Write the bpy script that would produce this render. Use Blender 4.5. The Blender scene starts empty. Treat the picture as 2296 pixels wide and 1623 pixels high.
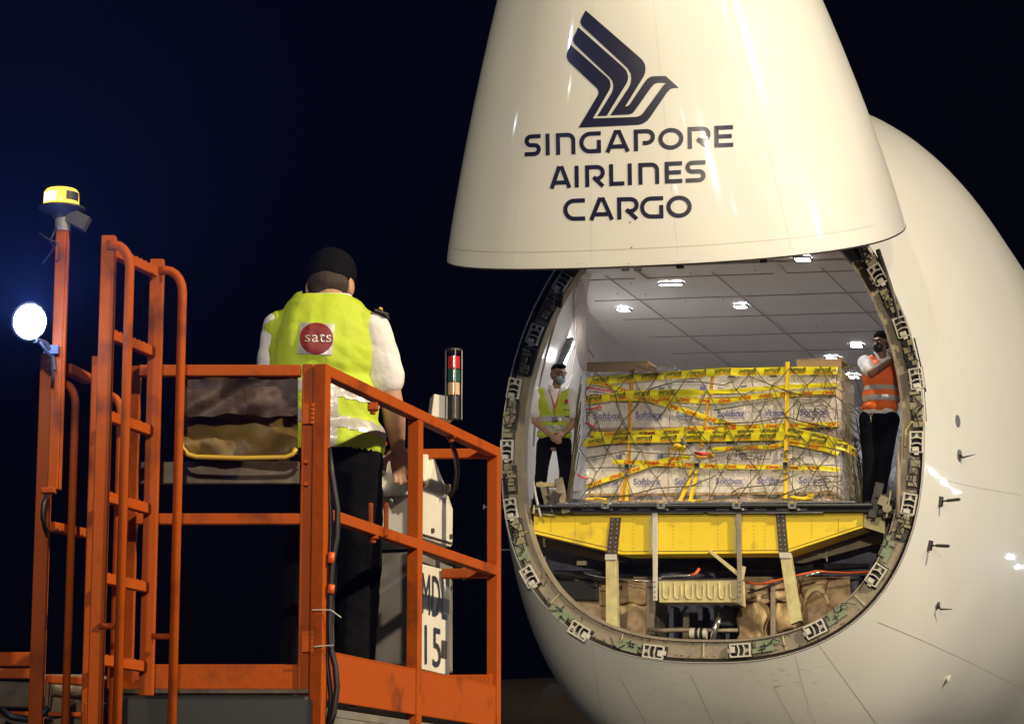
import bpy, bmesh, math, random
import numpy as np
from mathutils import Vector, Matrix, geometry
from mathutils.bvhtree import BVHTree
random.seed(7); rng = np.random.default_rng(7)
scene = bpy.context.scene
COL = scene.collection
PI = math.pi
# ------------------------------------------------------------------ camera
F = 5850.0; CX = 1148.0; CY = 811.5
PH = math.atan((1933 - CY) / F); CAM = np.array([0, 0, 1.0])
cP, sP = math.cos(PH), math.sin(PH)
cam = bpy.data.cameras.new('Camera'); cam_o = bpy.data.objects.new('Camera', cam); COL.objects.link(cam_o)
cam.sensor_width = 36; cam.lens = 36 * F / 2296; cam.clip_end = 2000; cam.clip_start = 0.1
cam_o.location = CAM; cam_o.rotation_euler = (PI / 2 + PH, 0, 0); scene.camera = cam_o
# ------------------------------------------------------------------ night sky and exposure
w = bpy.data.worlds.new('World'); scene.world = w; w.use_nodes = True
w.node_tree.nodes['Background'].inputs[0].default_value = (0.0004, 0.0004, 0.0010, 1)
w.node_tree.nodes['Background'].inputs[1].default_value = 1.0
scene.view_settings.view_transform = 'Standard'; scene.view_settings.look = 'None'
scene.view_settings.exposure = 0; scene.view_settings.gamma = 1
scene.cycles.max_bounces = 8; scene.cycles.transparent_max_bounces = 12
scene.cycles.use_denoising = True
scene.cycles.sample_clamp_indirect = 6

def flood(name, loc, target, energy, color, radius=0.5, angle=70):
    l = bpy.data.lights.new(name, 'SPOT'); l.energy = energy; l.color = color
    l.shadow_soft_size = radius; l.spot_size = math.radians(angle); l.spot_blend = 0.6
    o = bpy.data.objects.new(name, l); COL.objects.link(o); o.location = loc
    d = Vector(target) - Vector(loc); o.rotation_euler = d.to_track_quat('-Z', 'Y').to_euler()
    return o
WARM = (1.0, 0.83, 0.57)
flood('apron_floodlight', (30, -4, 24), (5, 28, 5), 84000, WARM, 0.5, 80)
flood('apron_floodlight', (-12, -20, 27), (5, 30, 9), 40000, (1, .86, .62), 0.5, 30)
flood('apron_floodlight', (34, 8, 17), (9, 36, 5), 15000, (.85, .9, 1.0), 0.4, 80)
flood('apron_floodlight', (-26, 10, 15), (2, 28, 8), 1300, (.5, .65, 1.0), 0.35, 80)
flood('apron_floodlight', (3, -40, 14), (2.6, 30, 5.6), 54000, (1, .88, .70), 0.5, 21)  # added low front light that brightens the load, workers and lower bay
for lx, ly, lz, e, c in [(5, -42, 14, 3000, (.75, .85, 1)), (12, -45, 13, 3500, (1, .9, .7)), (-8, -44, 15, 2600, (1, .8, .5)),
                         (20, -30, 10, 3000, (.7, .85, 1)), (28, -20, 6, 1500, (.7, .85, 1)), (30, -18, 6.4, 1500, (.7, .85, 1)), (33, -14, 6, 1200, (.7, .85, 1))]:
    flood('distant_apron_lamp', (lx, ly, lz), (4, 28, 5), e / 5, c, 0.14, 60)

COOL = (.62, .82, 1)
for lx, ly, lz, e, c in [(45, 58, 8.6, 2600, COOL), (46.3, 56.5, 8.9, 3400, COOL), (47.4, 55, 9.1, 3000, COOL), (48.6, 53.6, 9.0, 2200, COOL), (39, 68.5, 5.3, 3500, COOL), (37.4, 70, 4.9, 3500, COOL), (35.6, 71.5, 5.1, 3000, COOL),
                         (-29, 26.6, 15.9, 1600, COOL), (-26, -3.2, 14.3, 2200, (.3, .5, 1)), (-32, 3.8, 14.1, 1500, (1, .9, .7)), (25.5, -11, 25, 5000, COOL), (37.6, 0, 20, 1800, COOL), (-10.3, -12, 8.3, 700, COOL)]:
    flood('distant_apron_lamp', (lx, ly, lz), (4, 28, 7), e / 7, c, 0.11, 50)

# ------------------------------------------------------------------ projection helpers
def ray(x, y):
    u = (x - CX) / F; v = -(y - CY) / F
    return np.array([u, cP - v * sP, sP + v * cP])
def PY(x, y, Y): r = ray(x, y); return CAM + r * (Y / r[1])
def PZ(x, y, z): r = ray(x, y); return CAM + r * ((z - CAM[2]) / r[2])
def nrm(v): v = np.asarray(v, float); return v / np.linalg.norm(v)
fA = nrm(ray(3180, 1933))
fT = -ray(-15180, 1267); fT = fT - fA * (fT @ fA); fT = nrm(fT)
fU = np.cross(fT, fA)
fO = CAM + ray(1600, 1135) * 30
fM = np.stack([fT, fA, fU], 1)
FR = Matrix(((fM[0, 0], fM[0, 1], fM[0, 2], fO[0]), (fM[1, 0], fM[1, 1], fM[1, 2], fO[1]), (fM[2, 0], fM[2, 1], fM[2, 2], fO[2]), (0, 0, 0, 1)))
def loc(p): return (np.asarray(p) - fO) @ fM
def wld(l): return fO + np.asarray(l) @ fM.T
def AP(x, y, s):
    r = ray(x, y); k = (s - (CAM - fO) @ fA) / (r @ fA); return loc(CAM + r * k)
def AZ(x, y, z):
    r = ray(x, y); k = (z - (CAM - fO) @ fU) / (r @ fU); return loc(CAM + r * k)

# ------------------------------------------------------------------ materials
def mat(name, col, rough=.5, metal=0, coat=0, var=0.0, vscale=6, bump=0, bscale=20, emit=0, emcol=None, col2=None, detail=4, thr=None):
    m = bpy.data.materials.new(name); m.use_nodes = True; nt = m.node_tree; b = nt.nodes['Principled BSDF']
    b.inputs['Base Color'].default_value = (*col, 1); b.inputs['Roughness'].default_value = rough
    b.inputs['Metallic'].default_value = metal; b.inputs['Coat Weight'].default_value = coat
    b.inputs['Coat Roughness'].default_value = .06
    tc = nt.nodes.new('ShaderNodeTexCoord')
    if var or col2:
        n = nt.nodes.new('ShaderNodeTexNoise'); n.inputs['Scale'].default_value = vscale; n.inputs['Detail'].default_value = detail
        nt.links.new(tc.outputs['Object'], n.inputs['Vector'])
        r = nt.nodes.new('ShaderNodeValToRGB'); nt.links.new(n.outputs['Fac'], r.inputs['Fac'])
        a, bb = thr or (.3, .7); r.color_ramp.elements[0].position = a; r.color_ramp.elements[1].position = bb
        c2 = col2 or tuple(c * (1 - var) for c in col)
        r.color_ramp.elements[0].color = (*c2, 1); r.color_ramp.elements[1].color = (*col, 1)
        nt.links.new(r.outputs['Color'], b.inputs['Base Color'])
        rr = nt.nodes.new('ShaderNodeMapRange'); rr.inputs['To Min'].default_value = min(1, rough + .15); rr.inputs['To Max'].default_value = rough
        nt.links.new(n.outputs['Fac'], rr.inputs['Value']); nt.links.new(rr.outputs['Result'], b.inputs['Roughness'])
    if bump:
        n2 = nt.nodes.new('ShaderNodeTexNoise'); n2.inputs['Scale'].default_value = bscale; n2.inputs['Detail'].default_value = 3
        nt.links.new(tc.outputs['Object'], n2.inputs['Vector'])
        bp = nt.nodes.new('ShaderNodeBump'); bp.inputs['Strength'].default_value = bump; bp.inputs['Distance'].default_value = .02
        nt.links.new(n2.outputs['Fac'], bp.inputs['Height']); nt.links.new(bp.outputs['Normal'], b.inputs['Normal'])
    if emit:
        b.inputs['Emission Color'].default_value = (*(emcol or col), 1); b.inputs['Emission Strength'].default_value = emit
    return m
M = {}
M['skin'] = mat('white_gloss_paint', (.74, .72, .65), .36, 0, .50, .10, .6, .02, 1.2)
M['skin'].node_tree.nodes['Principled BSDF'].inputs['Specular IOR Level'].default_value = .22
M['navy'] = mat('navy_marking', (.008, .008, .030), .35, 0, .12)
M['seam'] = mat('panel_seam', (.30, .24, .18), .6)
M['seaml'] = mat('faint_seam', (.56, .51, .43), .5)
M['stain'] = mat('belly_stain', (.62, .57, .51), .4, 0, 0, .25, 9)
M['ring'] = mat('tan_primer', (.31, .26, .18), .5, 0, 0, .25, 7, .3, 25)
M['ringdk'] = mat('dark_seal', (.045, .035, .03), .5, .2, 0, .4, 14)
M['lip'] = mat('bare_edge', (.55, .53, .47), .35, .7, 0, .3, 10)
M['latch'] = mat('latch_white', (.62, .58, .48), .4, .1, 0, .12, 20)
M['green'] = mat('zinc_green', (.23, .28, .17), .5, 0, 0, .25, 14)
M['khaki'] = mat('khaki_box', (.31, .27, .16), .5, 0, 0, .35, 11)
M['blackm'] = mat('black_part', (.012, .012, .014), .45)
M['dark'] = mat('dark_metal', (.07, .065, .06), .45, .5, 0, .4, 12)
M['grey'] = mat('grey_metal', (.32, .32, .33), .4, .6, 0, .35, 12)
M['silver'] = mat('silver_metal', (.75, .75, .74), .22, .9)
M['beam'] = mat('yellow_beam', (.86, .62, .02), .42, 0, 0, .0, 3, .08, 30, col2=(.50, .34, .03), thr=(.28, .44))
M['beampale'] = mat('pale_primer', (.66, .57, .27), .5, 0, 0, .35, 8)
M['bolt'] = mat('rivet_strip', (.10, .07, .045), .45, .3, 0, .5, 20)
M['navyblk'] = mat('navy_blanket', (.17, .18, .26), .5, 0, 0, .6, 5, .9, 9)
M['tanblk'] = mat('tan_blanket', (.60, .42, .21), .45, 0, 0, .55, 7, 1.0, 10)
M['lining'] = mat('bay_lining', (.70, .65, .61), .32, 0, .1, .10, 1.2)
M['lintrim'] = mat('bay_trim', (.42, .35, .30), .5, 0, 0, .3, 6)
M['led'] = mat('bay_lamp', (1, 1, 1), .5, emit=400, emcol=(.95, .97, 1))
M['floor'] = mat('bay_floor', (.25, .25, .26), .4, .6, 0, .3, 5)
M['carton'] = mat('carton_white', (.82, .72, .57), .6, 0, 0, .10, 4, .1, 8)
M['board'] = mat('cardboard', (.42, .27, .13), .7, 0, 0, .2, 5)
M['wood'] = mat('pallet_wood', (.50, .30, .11), .65, 0, 0, .4, 9, .3, 30)
M['tape'] = mat('yellow_tape', (.88, .73, .02), .25, 0, .5, .06, 8, .25, 18)
M['strap'] = mat('yellow_strap', (.92, .62, .01), .5, 0, 0, .12, 30)
M['ostrap'] = mat('amber_strap', (.75, .36, .02), .5, 0, 0, .3, 14)
M['blk'] = mat('black_print', (.012, .01, .01), .4)
M['red'] = mat('red_print', (.62, .03, .012), .4)
M['blue'] = mat('violet_print', (.13, .11, .33), .6)
M['cord'] = mat('net_cord', (.17, .14, .055), .75, 0, 0, .5, 30)
M['redcord'] = mat('red_cord', (.7, .05, .05), .5)
M['orange'] = mat('orange_paint', (.40, .072, .004), .5, 0, 0, .0, 5, .12, 30, detail=10, col2=(.15, .035, .008), thr=(.30, .46))
M['white'] = mat('console_white', (.78, .74, .62), .38, 0, .1, .14, 6, .04, 30)
M['steel'] = mat('platform_steel', (.30, .27, .23), .5, .3, 0, .4, 6)
M['rubber'] = mat('black_rubber', (.008, .008, .008), .5)
M['vinyl'] = mat('crumpled_vinyl', (.22, .14, .02), .5, 0, .0, .7, 5, .5, 7)
M['vinylrim'] = mat('yellow_rim', (.50, .33, .02), .4)
M['vesty'] = mat('hi_vis_yellow', (.52, .66, .03), .6, 0, 0, .14, 7, .6, 9)
M['vesto'] = mat('hi_vis_orange', (.95, .16, .02), .6, 0, 0, .12, 7, .6, 9)
M['refl'] = mat('reflective_band', (.62, .60, .56), .32, .35, 0, .2, 20, .3, 22)
M['shirt'] = mat('white_shirt', (.80, .77, .76), .75, 0, 0, .06, 5, .5, 12)
M['trouser'] = mat('black_trousers', (.004, .004, .005), .9, 0, 0, .3, 8, .5, 10)
M['skinA'] = mat('skin_tan', (.50, .28, .18), .5, 0, 0, .12, 9)
M['skinB'] = mat('skin_brown', (.17, .08, .05), .42, 0, 0, .15, 9)
M['hair'] = mat('black_hair', (.004, .0035, .003), .75, 0, 0, .4, 60, .35, 140)
M['mask'] = mat('blue_mask', (.58, .76, .76), .8, 0, 0, .05, 20, .3, 40)
M['asphalt'] = mat('asphalt', (.045, .045, .046), .8, 0, 0, .4, 2, .2, 60)
M['wing'] = mat('wing_sodium_tint', (.16, .12, .08), .5, .1, 0, .3, 1)  # brown cast of sodium light is put into this base colour
M['glassr'] = mat('red_lens', (.55, .02, .02), .15, 0, .5, emit=.03, emcol=(1, .05, .03))
M['glassg'] = mat('green_lens', (.02, .10, .07), .15, 0, .5)
M['glassa'] = mat('amber_lens', (.75, .45, .25), .2, 0, .5)
M['beacon'] = mat('amber_beacon', (1, .6, .05), .3, emit=1.7, emcol=(1, .50, .06))
M['beaconhot'] = mat('beacon_flash', (1, .9, .5), .3, emit=14, emcol=(1, .9, .5))
M['lampface'] = mat('flood_lens', (1, 1, 1), .3, emit=60, emcol=(.62, .82, 1))
M['conduit'] = mat('orange_cable', (.7, .12, .02), .4)
for _n in ('trouser', 'hair', 'orange'): M[_n].node_tree.nodes['Principled BSDF'].inputs['Specular IOR Level'].default_value = .12
# clear film: mostly see-through, with a glossy crinkled surface
def film(name, fac, tint, bscale, bstr):
    m = bpy.data.materials.new(name); m.use_nodes = True; nt = m.node_tree; b = nt.nodes['Principled BSDF']
    b.inputs['Base Color'].default_value = (*tint, 1); b.inputs['Roughness'].default_value = .13; b.inputs['Specular IOR Level'].default_value = 1.0
    tc = nt.nodes.new('ShaderNodeTexCoord'); mp = nt.nodes.new('ShaderNodeMapping'); mp.inputs['Scale'].default_value = (1.6, 1, .7); mp.inputs['Rotation'].default_value = (0, .5, 0)
    n = nt.nodes.new('ShaderNodeTexNoise'); n.inputs['Scale'].default_value = bscale; n.inputs['Detail'].default_value = 4; n.inputs['Distortion'].default_value = 1.2
    nt.links.new(tc.outputs['Object'], mp.inputs['Vector']); nt.links.new(mp.outputs['Vector'], n.inputs['Vector'])
    bp = nt.nodes.new('ShaderNodeBump'); bp.inputs['Strength'].default_value = bstr; bp.inputs['Distance'].default_value = .05
    nt.links.new(n.outputs['Fac'], bp.inputs['Height']); nt.links.new(bp.outputs['Normal'], b.inputs['Normal'])
    t = nt.nodes.new('ShaderNodeBsdfTransparent'); mx = nt.nodes.new('ShaderNodeMixShader')
    mr = nt.nodes.new('ShaderNodeMapRange'); mr.inputs['From Min'].default_value = .35; mr.inputs['From Max'].default_value = .7
    mr.inputs['To Min'].default_value = fac * .6; mr.inputs['To Max'].default_value = fac * 1.7
    nt.links.new(n.outputs['Fac'], mr.inputs['Value']); nt.links.new(mr.outputs['Result'], mx.inputs['Fac'])
    nt.links.new(t.outputs['BSDF'], mx.inputs[1]); nt.links.new(b.outputs['BSDF'], mx.inputs[2])
    nt.links.new(mx.outputs['Shader'], nt.nodes['Material Output'].inputs['Surface'])
    return m
M['film'] = film('clear_film', .20, (.75, .75, .78), 7, 1.0)
M['film2'] = film('milky_film', .75, (.62, .66, .72), 6, 1.0)

# ------------------------------------------------------------------ objects and meshes
def tag(o, label=None, cat=None, group=None, kind=None):
    if label: o['label'] = label
    if cat: o['category'] = cat
    if group: o['group'] = group
    if kind: o['kind'] = kind
    return o
def thing(name, label, cat, matrix=None, group=None):
    o = bpy.data.objects.new(name, None); o.empty_display_size = .2; COL.objects.link(o)
    if matrix is not None: o.matrix_world = matrix
    return tag(o, label, cat, group)
class MB:
    def __init__(s): s.v = []; s.f = []
    def add(s, v, f):
        n = len(s.v); s.v += [tuple(map(float, p)) for p in v]; s.f += [tuple(i + n for i in q) for q in f]; return s
    def boxm(s, m, sx, sy, sz):
        vs = [m @ Vector((x * sx / 2, y * sy / 2, z * sz / 2)) for z in (-1, 1) for y in (-1, 1) for x in (-1, 1)]
        return s.add(vs, [(0, 2, 3, 1), (4, 5, 7, 6), (0, 1, 5, 4), (2, 6, 7, 3), (0, 4, 6, 2), (1, 3, 7, 5)])
    def box(s, c, d, rot=(0, 0, 0)):
        m = Matrix.Translation(Vector(c)) @ Matrix.Rotation(rot[2], 4, 'Z') @ Matrix.Rotation(rot[1], 4, 'Y') @ Matrix.Rotation(rot[0], 4, 'X')
        return s.boxm(m, *d)
    def beam(s, a, b, w, h, up=(0, 0, 1)):
        a = Vector(a); b = Vector(b); d = b - a; L = d.length; d = d / L; up = Vector(up)
        if abs(d.dot(up)) > .98: up = Vector((0, 1, 0))
        x = d.cross(up).normalized(); z = x.cross(d).normalized(); c = (a + b) / 2
        m = Matrix(((x[0], d[0], z[0], c[0]), (x[1], d[1], z[1], c[1]), (x[2], d[2], z[2], c[2]), (0, 0, 0, 1)))
        return s.boxm(m, w, L, h)
    def tube(s, pts, r, n=8, cap=True):
        pts = [Vector(p) for p in pts]; N = len(pts); rs = r if isinstance(r, (list, tuple)) else [r] * N
        base = len(s.v); prev = None
        for i, p in enumerate(pts):
            t = (pts[min(i + 1, N - 1)] - pts[max(i - 1, 0)]).normalized()
            if prev is None:
                a = Vector((0, 0, 1)) if abs(t.z) < .9 else Vector((1, 0, 0)); u = t.cross(a).normalized()
            else:
                u = (prev - t * prev.dot(t)); u = u.normalized() if u.length > 1e-6 else t.orthogonal().normalized()
            prev = u; v = t.cross(u)
            for k in range(n):
                a = 2 * PI * k / n; s.v.append(tuple(p + (u * math.cos(a) + v * math.sin(a)) * rs[i]))
        for i in range(N - 1):
            for k in range(n):
                a = base + i * n + k; b = base + i * n + (k + 1) % n; s.f.append((a, b, b + n, a + n))
        if cap: s.f.append(tuple(base + k for k in range(n))[::-1]); s.f.append(tuple(base + (N - 1) * n + k for k in range(n)))
        return s
    def lathe(s, prof, c=(0, 0, 0), n=24, axis=None):
        base = len(s.v); ax = Vector((0, 0, 1) if axis is None else tuple(axis)).normalized(); q = Vector((0, 0, 1)).rotation_difference(ax)
        for r, z in prof:
            for k in range(n):
                a = 2 * PI * k / n; s.v.append(tuple(Vector(c) + q @ Vector((r * math.cos(a), r * math.sin(a), z))))
        for i in range(len(prof) - 1):
            for k in range(n):
                a = base + i * n + k; b = base + i * n + (k + 1) % n; s.f.append((a, b, b + n, a + n))
        s.f.append(tuple(base + k for k in range(n))[::-1]); s.f.append(tuple(base + (len(prof) - 1) * n + k for k in range(n)))
        return s
    def prism(s, poly, off):                      # closed polygon of 3-D points, pushed along off
        n = len(poly); b = [Vector(p) for p in poly]; t = [p + Vector(off) for p in b]
        return s.add(b + t, [tuple(range(n))[::-1], tuple(range(n, 2 * n))] + [(i, (i + 1) % n, n + (i + 1) % n, n + i) for i in range(n)])
    def grid(s, rows, closed=False):
        nr, nc = len(rows), len(rows[0]); base = len(s.v)
        for r in rows: s.v += [tuple(map(float, p)) for p in r]
        for i in range(nr - 1):
            for j in range(nc if closed else nc - 1):
                a = base + i * nc + j; b = base + i * nc + (j + 1) % nc; s.f.append((a, b, b + nc, a + nc))
        return s
    def ell(s, c, r, n=12, m=8, rot=None):
        rows = []
        for i in range(m + 1):
            ph = -PI / 2 + PI * i / m
            row = []
            for k in range(n):
                a = 2 * PI * k / n; v = Vector((r[0] * math.cos(ph) * math.cos(a), r[1] * math.cos(ph) * math.sin(a), r[2] * math.sin(ph)))
                if rot: v = rot @ v
                row.append(tuple(Vector(c) + v))
            rows.append(row)
        return s.grid(rows, True)
    def build(s, name, m, parent=None, smooth=False, bevel=0, label=None, flip=False, off=None):
        me = bpy.data.meshes.new(name)
        vs = s.v if off is None else [tuple(np.asarray(p) - off) for p in s.v]
        me.from_pydata(vs, [], s.f); me.validate()
        bm = bmesh.new(); bm.from_mesh(me); bmesh.ops.recalc_face_normals(bm, faces=bm.faces)
        if flip: bmesh.ops.reverse_faces(bm, faces=bm.faces)
        bm.to_mesh(me); bm.free()
        me.materials.append(m if not isinstance(m, str) else M[m])
        o = bpy.data.objects.new(name, me); COL.objects.link(o)
        if parent is not None: o.parent = parent
        if smooth:
            for p in me.polygons: p.use_smooth = True
            if smooth == 'auto':
                me.set_sharp_from_angle(angle=math.radians(40))
        if bevel:
            b = o.modifiers.new('b', 'BEVEL'); b.width = bevel; b.segments = 2; b.limit_method = 'ANGLE'
        if label: o['label'] = label
        return o
def raw(name, v, f, m, parent, smooth=False):
    mb = MB(); mb.add(v, f); return mb.build(name, m, parent, smooth)
DG = lambda: bpy.context.evaluated_depsgraph_get()
_txt = {}
def text2d(body, bold=.02, shear=0, spacing=1.0):
    key = (body, bold, shear, spacing)
    if key in _txt: return _txt[key]
    cu = bpy.data.curves.new('t', 'FONT'); cu.body = body; cu.offset = bold; cu.shear = shear; cu.space_character = spacing; cu.resolution_u = 3
    o = bpy.data.objects.new('t', cu); COL.objects.link(o); bpy.context.view_layer.update()
    me = o.evaluated_get(DG()).to_mesh(); v = np.array([p.co[:2] for p in me.vertices]); f = [tuple(p.vertices) for p in me.polygons]
    bpy.data.objects.remove(o); bpy.data.curves.remove(cu)
    v = v - v.min(0); v = v / v.max(0)
    _txt[key] = (v, f); return _txt[key]
def decal(name, m, parent, target_bvh, verts2, faces, inv, off=.005, maxlen=10):
    """marks laid on a curved surface: every vertex sits on the surface it belongs to"""
    bm = bmesh.new(); vs = [bm.verts.new((float(x), float(y), 0)) for x, y in verts2]
    for f in faces:
        try: bm.faces.new([vs[i] for i in f])
        except ValueError: pass
    bmesh.ops.triangulate(bm, faces=bm.faces)
    for _ in range(5):
        es = [e for e in bm.edges if e.calc_length() > maxlen]
        if not es: break
        bmesh.ops.subdivide_edges(bm, edges=es, cuts=1); bmesh.ops.triangulate(bm, faces=bm.faces)
    for v in bm.verts:
        r = ray(v.co.x, v.co.y); hit = target_bvh.ray_cast(Vector(CAM), Vector(r))
        p = (hit[0] - Vector(r).normalized() * off) if hit[0] else Vector(CAM + r * 28)
        v.co = inv @ p
    me = bpy.data.meshes.new(name); bm.to_mesh(me); bm.free(); me.materials.append(M[m])
    o = bpy.data.objects.new(name, me); COL.objects.link(o); o.parent = parent
    for p in me.polygons: p.use_smooth = True
    return o
def bvh_world(o, mw):
    me = o.data
    return BVHTree.FromPolygons([mw @ v.co for v in me.vertices], [tuple(p.vertices) for p in me.polygons])

# ------------------------------------------------------------------ ground
mb = MB(); mb.add([(-600, -600, 0), (600, -600, 0), (600, 600, 0), (-600, 600, 0)], [(0, 1, 2, 3)])
tag(mb.build('ground', 'asphalt'), kind='structure')

# ================================================================== AIRCRAFT
AC = thing('cargo_aircraft', 'large white cargo aircraft with its nose door swung up and its lit hold open', 'aircraft', FR)
INV = FR.inverted()
FP = [3.3346, 6.911, -3.084, 2.2389, 6.236, 6.608, 2.272]
def fus(s, th, inset=0):
    w1, Lw, b1, Lb, t1, Lt, k = FP
    g = lambda L: 1 - max(0, min(1, 1 - s / L)) ** k
    W = 2.52 + (w1 - 2.52) * g(Lw) - inset; zb = -1.8 + (b1 + 1.8) * g(Lb) + inset; zt = 4.0 + (t1 - 4.0) * g(Lt) - inset
    ct, st = math.cos(th), math.sin(th); e = 2.5 - .5 * min(s / 8, 1) if st < 0 else 2.0
    r = (abs(ct) ** e + abs(st) ** e) ** (-1 / e)
    return (-.09 + W * ct * r, s, .8 + ((zt - .8) if st > 0 else (.8 - zb)) * st * r)
NT = 160
TH = [2 * PI * i / NT for i in range(NT)]
rows = [[fus(s, t) for t in TH] for s in [0, .03, .1, .2, .35, .5, .75, 1, 1.3, 1.6, 2, 2.5, 3, 3.5, 4, 4.5, 5, 5.5, 6, 6.5, 7, 8, 10, 14, 20, 28, 38]]
fo = MB().grid(rows, True).build('fuselage_skin', 'skin', AC, smooth=True)
# tail taper closing the body
rows = [[fus(38, t) for t in TH]]
for q, k in ((44, .93), (50, .7), (56, .4), (60, .12)):
    rows.append([(-.09 + (p[0] + .09) * k, q, 2.4 + (p[2] - 2.4) * k * .95) for p in rows[0]])
MB().grid(rows, True).build('tail_cone', 'skin', AC, smooth=True)
# seams on the skin
sm = MB()
def seam_long(th, s0, s1, wd=.008):
    n = 120; L = []
    for i in range(n + 1):
        s = s0 + (s1 - s0) * i / n; a = np.array(fus(s, th, -.003)); b = np.array(fus(s, th + wd / 3, -.003)); L.append([a, b])
    sm.grid(L)
def seam_ring(s, wd=.008, t0=0, t1=2 * PI):
    n = 200; sm.grid([[fus(s, t0 + (t1 - t0) * i / n, -.003), fus(s + wd, t0 + (t1 - t0) * i / n, -.003)] for i in range(n + 1)])
for deg in (-120, -66): seam_long(math.radians(deg), .02, 9)
seam_ring(6.4)
sm.build('panel_seam', 'seaml', AC)

# ---- nose door (visor) swung up
VP = [1.23713051, 3.73113126, 5.88407299, 1.10555797, 1.54767311, .415970097, -.0187050405, .00170880996, 1.23280091, .993712249, .877368787]
def vis(d, t, inset=0):
    ang, hz, L, k, m, zt, yaw, rol, hy, ws, bs = VP
    y = -d; d = max(d, 0); f = (1 - (d / L) ** k) ** (1 / m); f = max(f - inset / 2.6, .01)
    ct, st = math.cos(t), math.sin(t); e = 2.5 - .5 * min(d / 3, 1) if st < 0 else 2.0
    r = (abs(ct) ** e + abs(st) ** e) ** (-1 / e); zc = .8 + (zt - .8) * (d / L) ** 1.5
    x = -.09 + 2.52 * ws * f * ct * r; z = zc + (3.2 if st > 0 else 2.6 * bs) * f * st * r
    zz = z - hz; ca, sa = math.cos(ang), math.sin(ang)
    y2 = y * ca + zz * sa; z2 = -y * sa + zz * ca; x2 = x + yaw * (-y)
    cr, sr = math.cos(rol), math.sin(rol)
    return (x2 * cr - z2 * sr, y2 + hy, hz + x2 * sr + z2 * cr)
DV = [0, .02, .06, .15, .3, .5, .75, 1, 1.3, 1.6, 2, 2.4, 2.8, 3.2, 3.6, 4, 4.4, 4.8, 5.1, 5.4, 5.6, 5.75, 5.85, 5.88]
vo = MB().grid([[vis(d, t) for t in TH] for d in DV], True).build('nose_door', 'skin', AC, smooth=True)
MB().grid([[vis(0, t, .002) for t in TH], [vis(-.0, t, .10) for t in TH], [vis(.35, t, .14) for t in TH]] + [[vis(d, t, .16) for t in TH] for d in (1, 2, 3, 4, 5, 5.6)], True).build('door_inner_frame', 'dark', vo, smooth='auto')
MB().grid([[vis(0.0, t, -.004) for t in TH], [vis(-.018, t, .0) for t in TH], [vis(-.018, t, .05) for t in TH]], True).build('door_seal', 'ringdk', vo)
# fittings hanging from the rim
for px, py in ((1402, 602), (1430, 602), (1525, 597), (1712, 584)):
    p = loc(CAM + ray(px, py) * 26.9); MB().box(p, (.07, .05, .045)).build('rim_fitting', 'ringdk', vo)
sv = MB()
for t_deg in (-118, -97, -76, -50):
    t0 = math.radians(t_deg); sv.grid([[vis(d, t0, -.003), vis(d, t0 + .0012, -.003)] for d in np.linspace(.05, 4.6, 24)])
sv.grid([[vis(.17, t, -.003), vis(.178, t, -.003)] for t in np.linspace(math.radians(-160), math.radians(-20), 90)])
sv.build('door_seam', 'seaml', vo)
VB = bvh_world(vo, FR)
# small flush studs on the door
st = []
for cxy, rr in (((1413, 498), 2.2), ((1416, 555), 2.2), ((1410, 591), 1.5)) + tuple(((1515 + 6.3 * i, 587 - .3 * i), 1.0) for i in range(6)) + (((1293, 592), 1), ((1300, 592), 1)):
    vs = [(cxy[0] + rr * math.cos(a), cxy[1] + rr * math.sin(a)) for a in np.linspace(0, 2 * PI, 9)[:-1]]
    decal('door_stud', 'seam', vo, VB, vs, [tuple(range(8))], INV, .006)
# ---- lettering: heavy wide strokes
def stroke(pl, t):
    """polyline with width t -> verts, quads (mitred)"""
    pl = [np.array(p, float) for p in pl]; n = len(pl); closed = np.allclose(pl[0], pl[-1])
    L = []; R = []
    for i in range(n):
        a = pl[i - 1] if i > 0 else (pl[-2] if closed else None); b = pl[i + 1] if i < n - 1 else (pl[1] if closed else None)
        d1 = nrm(pl[i] - a) if a is not None else None; d2 = nrm(b - pl[i]) if b is not None else None
        if d1 is None: d1 = d2
        if d2 is None: d2 = d1
        n1 = np.array([-d1[1], d1[0]]); n2 = np.array([-d2[1], d2[0]]); mm = nrm(n1 + n2); k = min(1 / max(mm @ n1, .4), 2.0)
        L.append(pl[i] + mm * t / 2 * k); R.append(pl[i] - mm * t / 2 * k)
    v = L + R; f = [(i, i + 1, n + i + 1, n + i) for i in range(n - 1)]
    return v, f
def arc(cx, cy, rx, ry, a0, a1, n=7): return [(cx + rx * math.cos(math.radians(a0 + (a1 - a0) * i / n)), cy + ry * math.sin(math.radians(a0 + (a1 - a0) * i / n))) for i in range(n + 1)]
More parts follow.
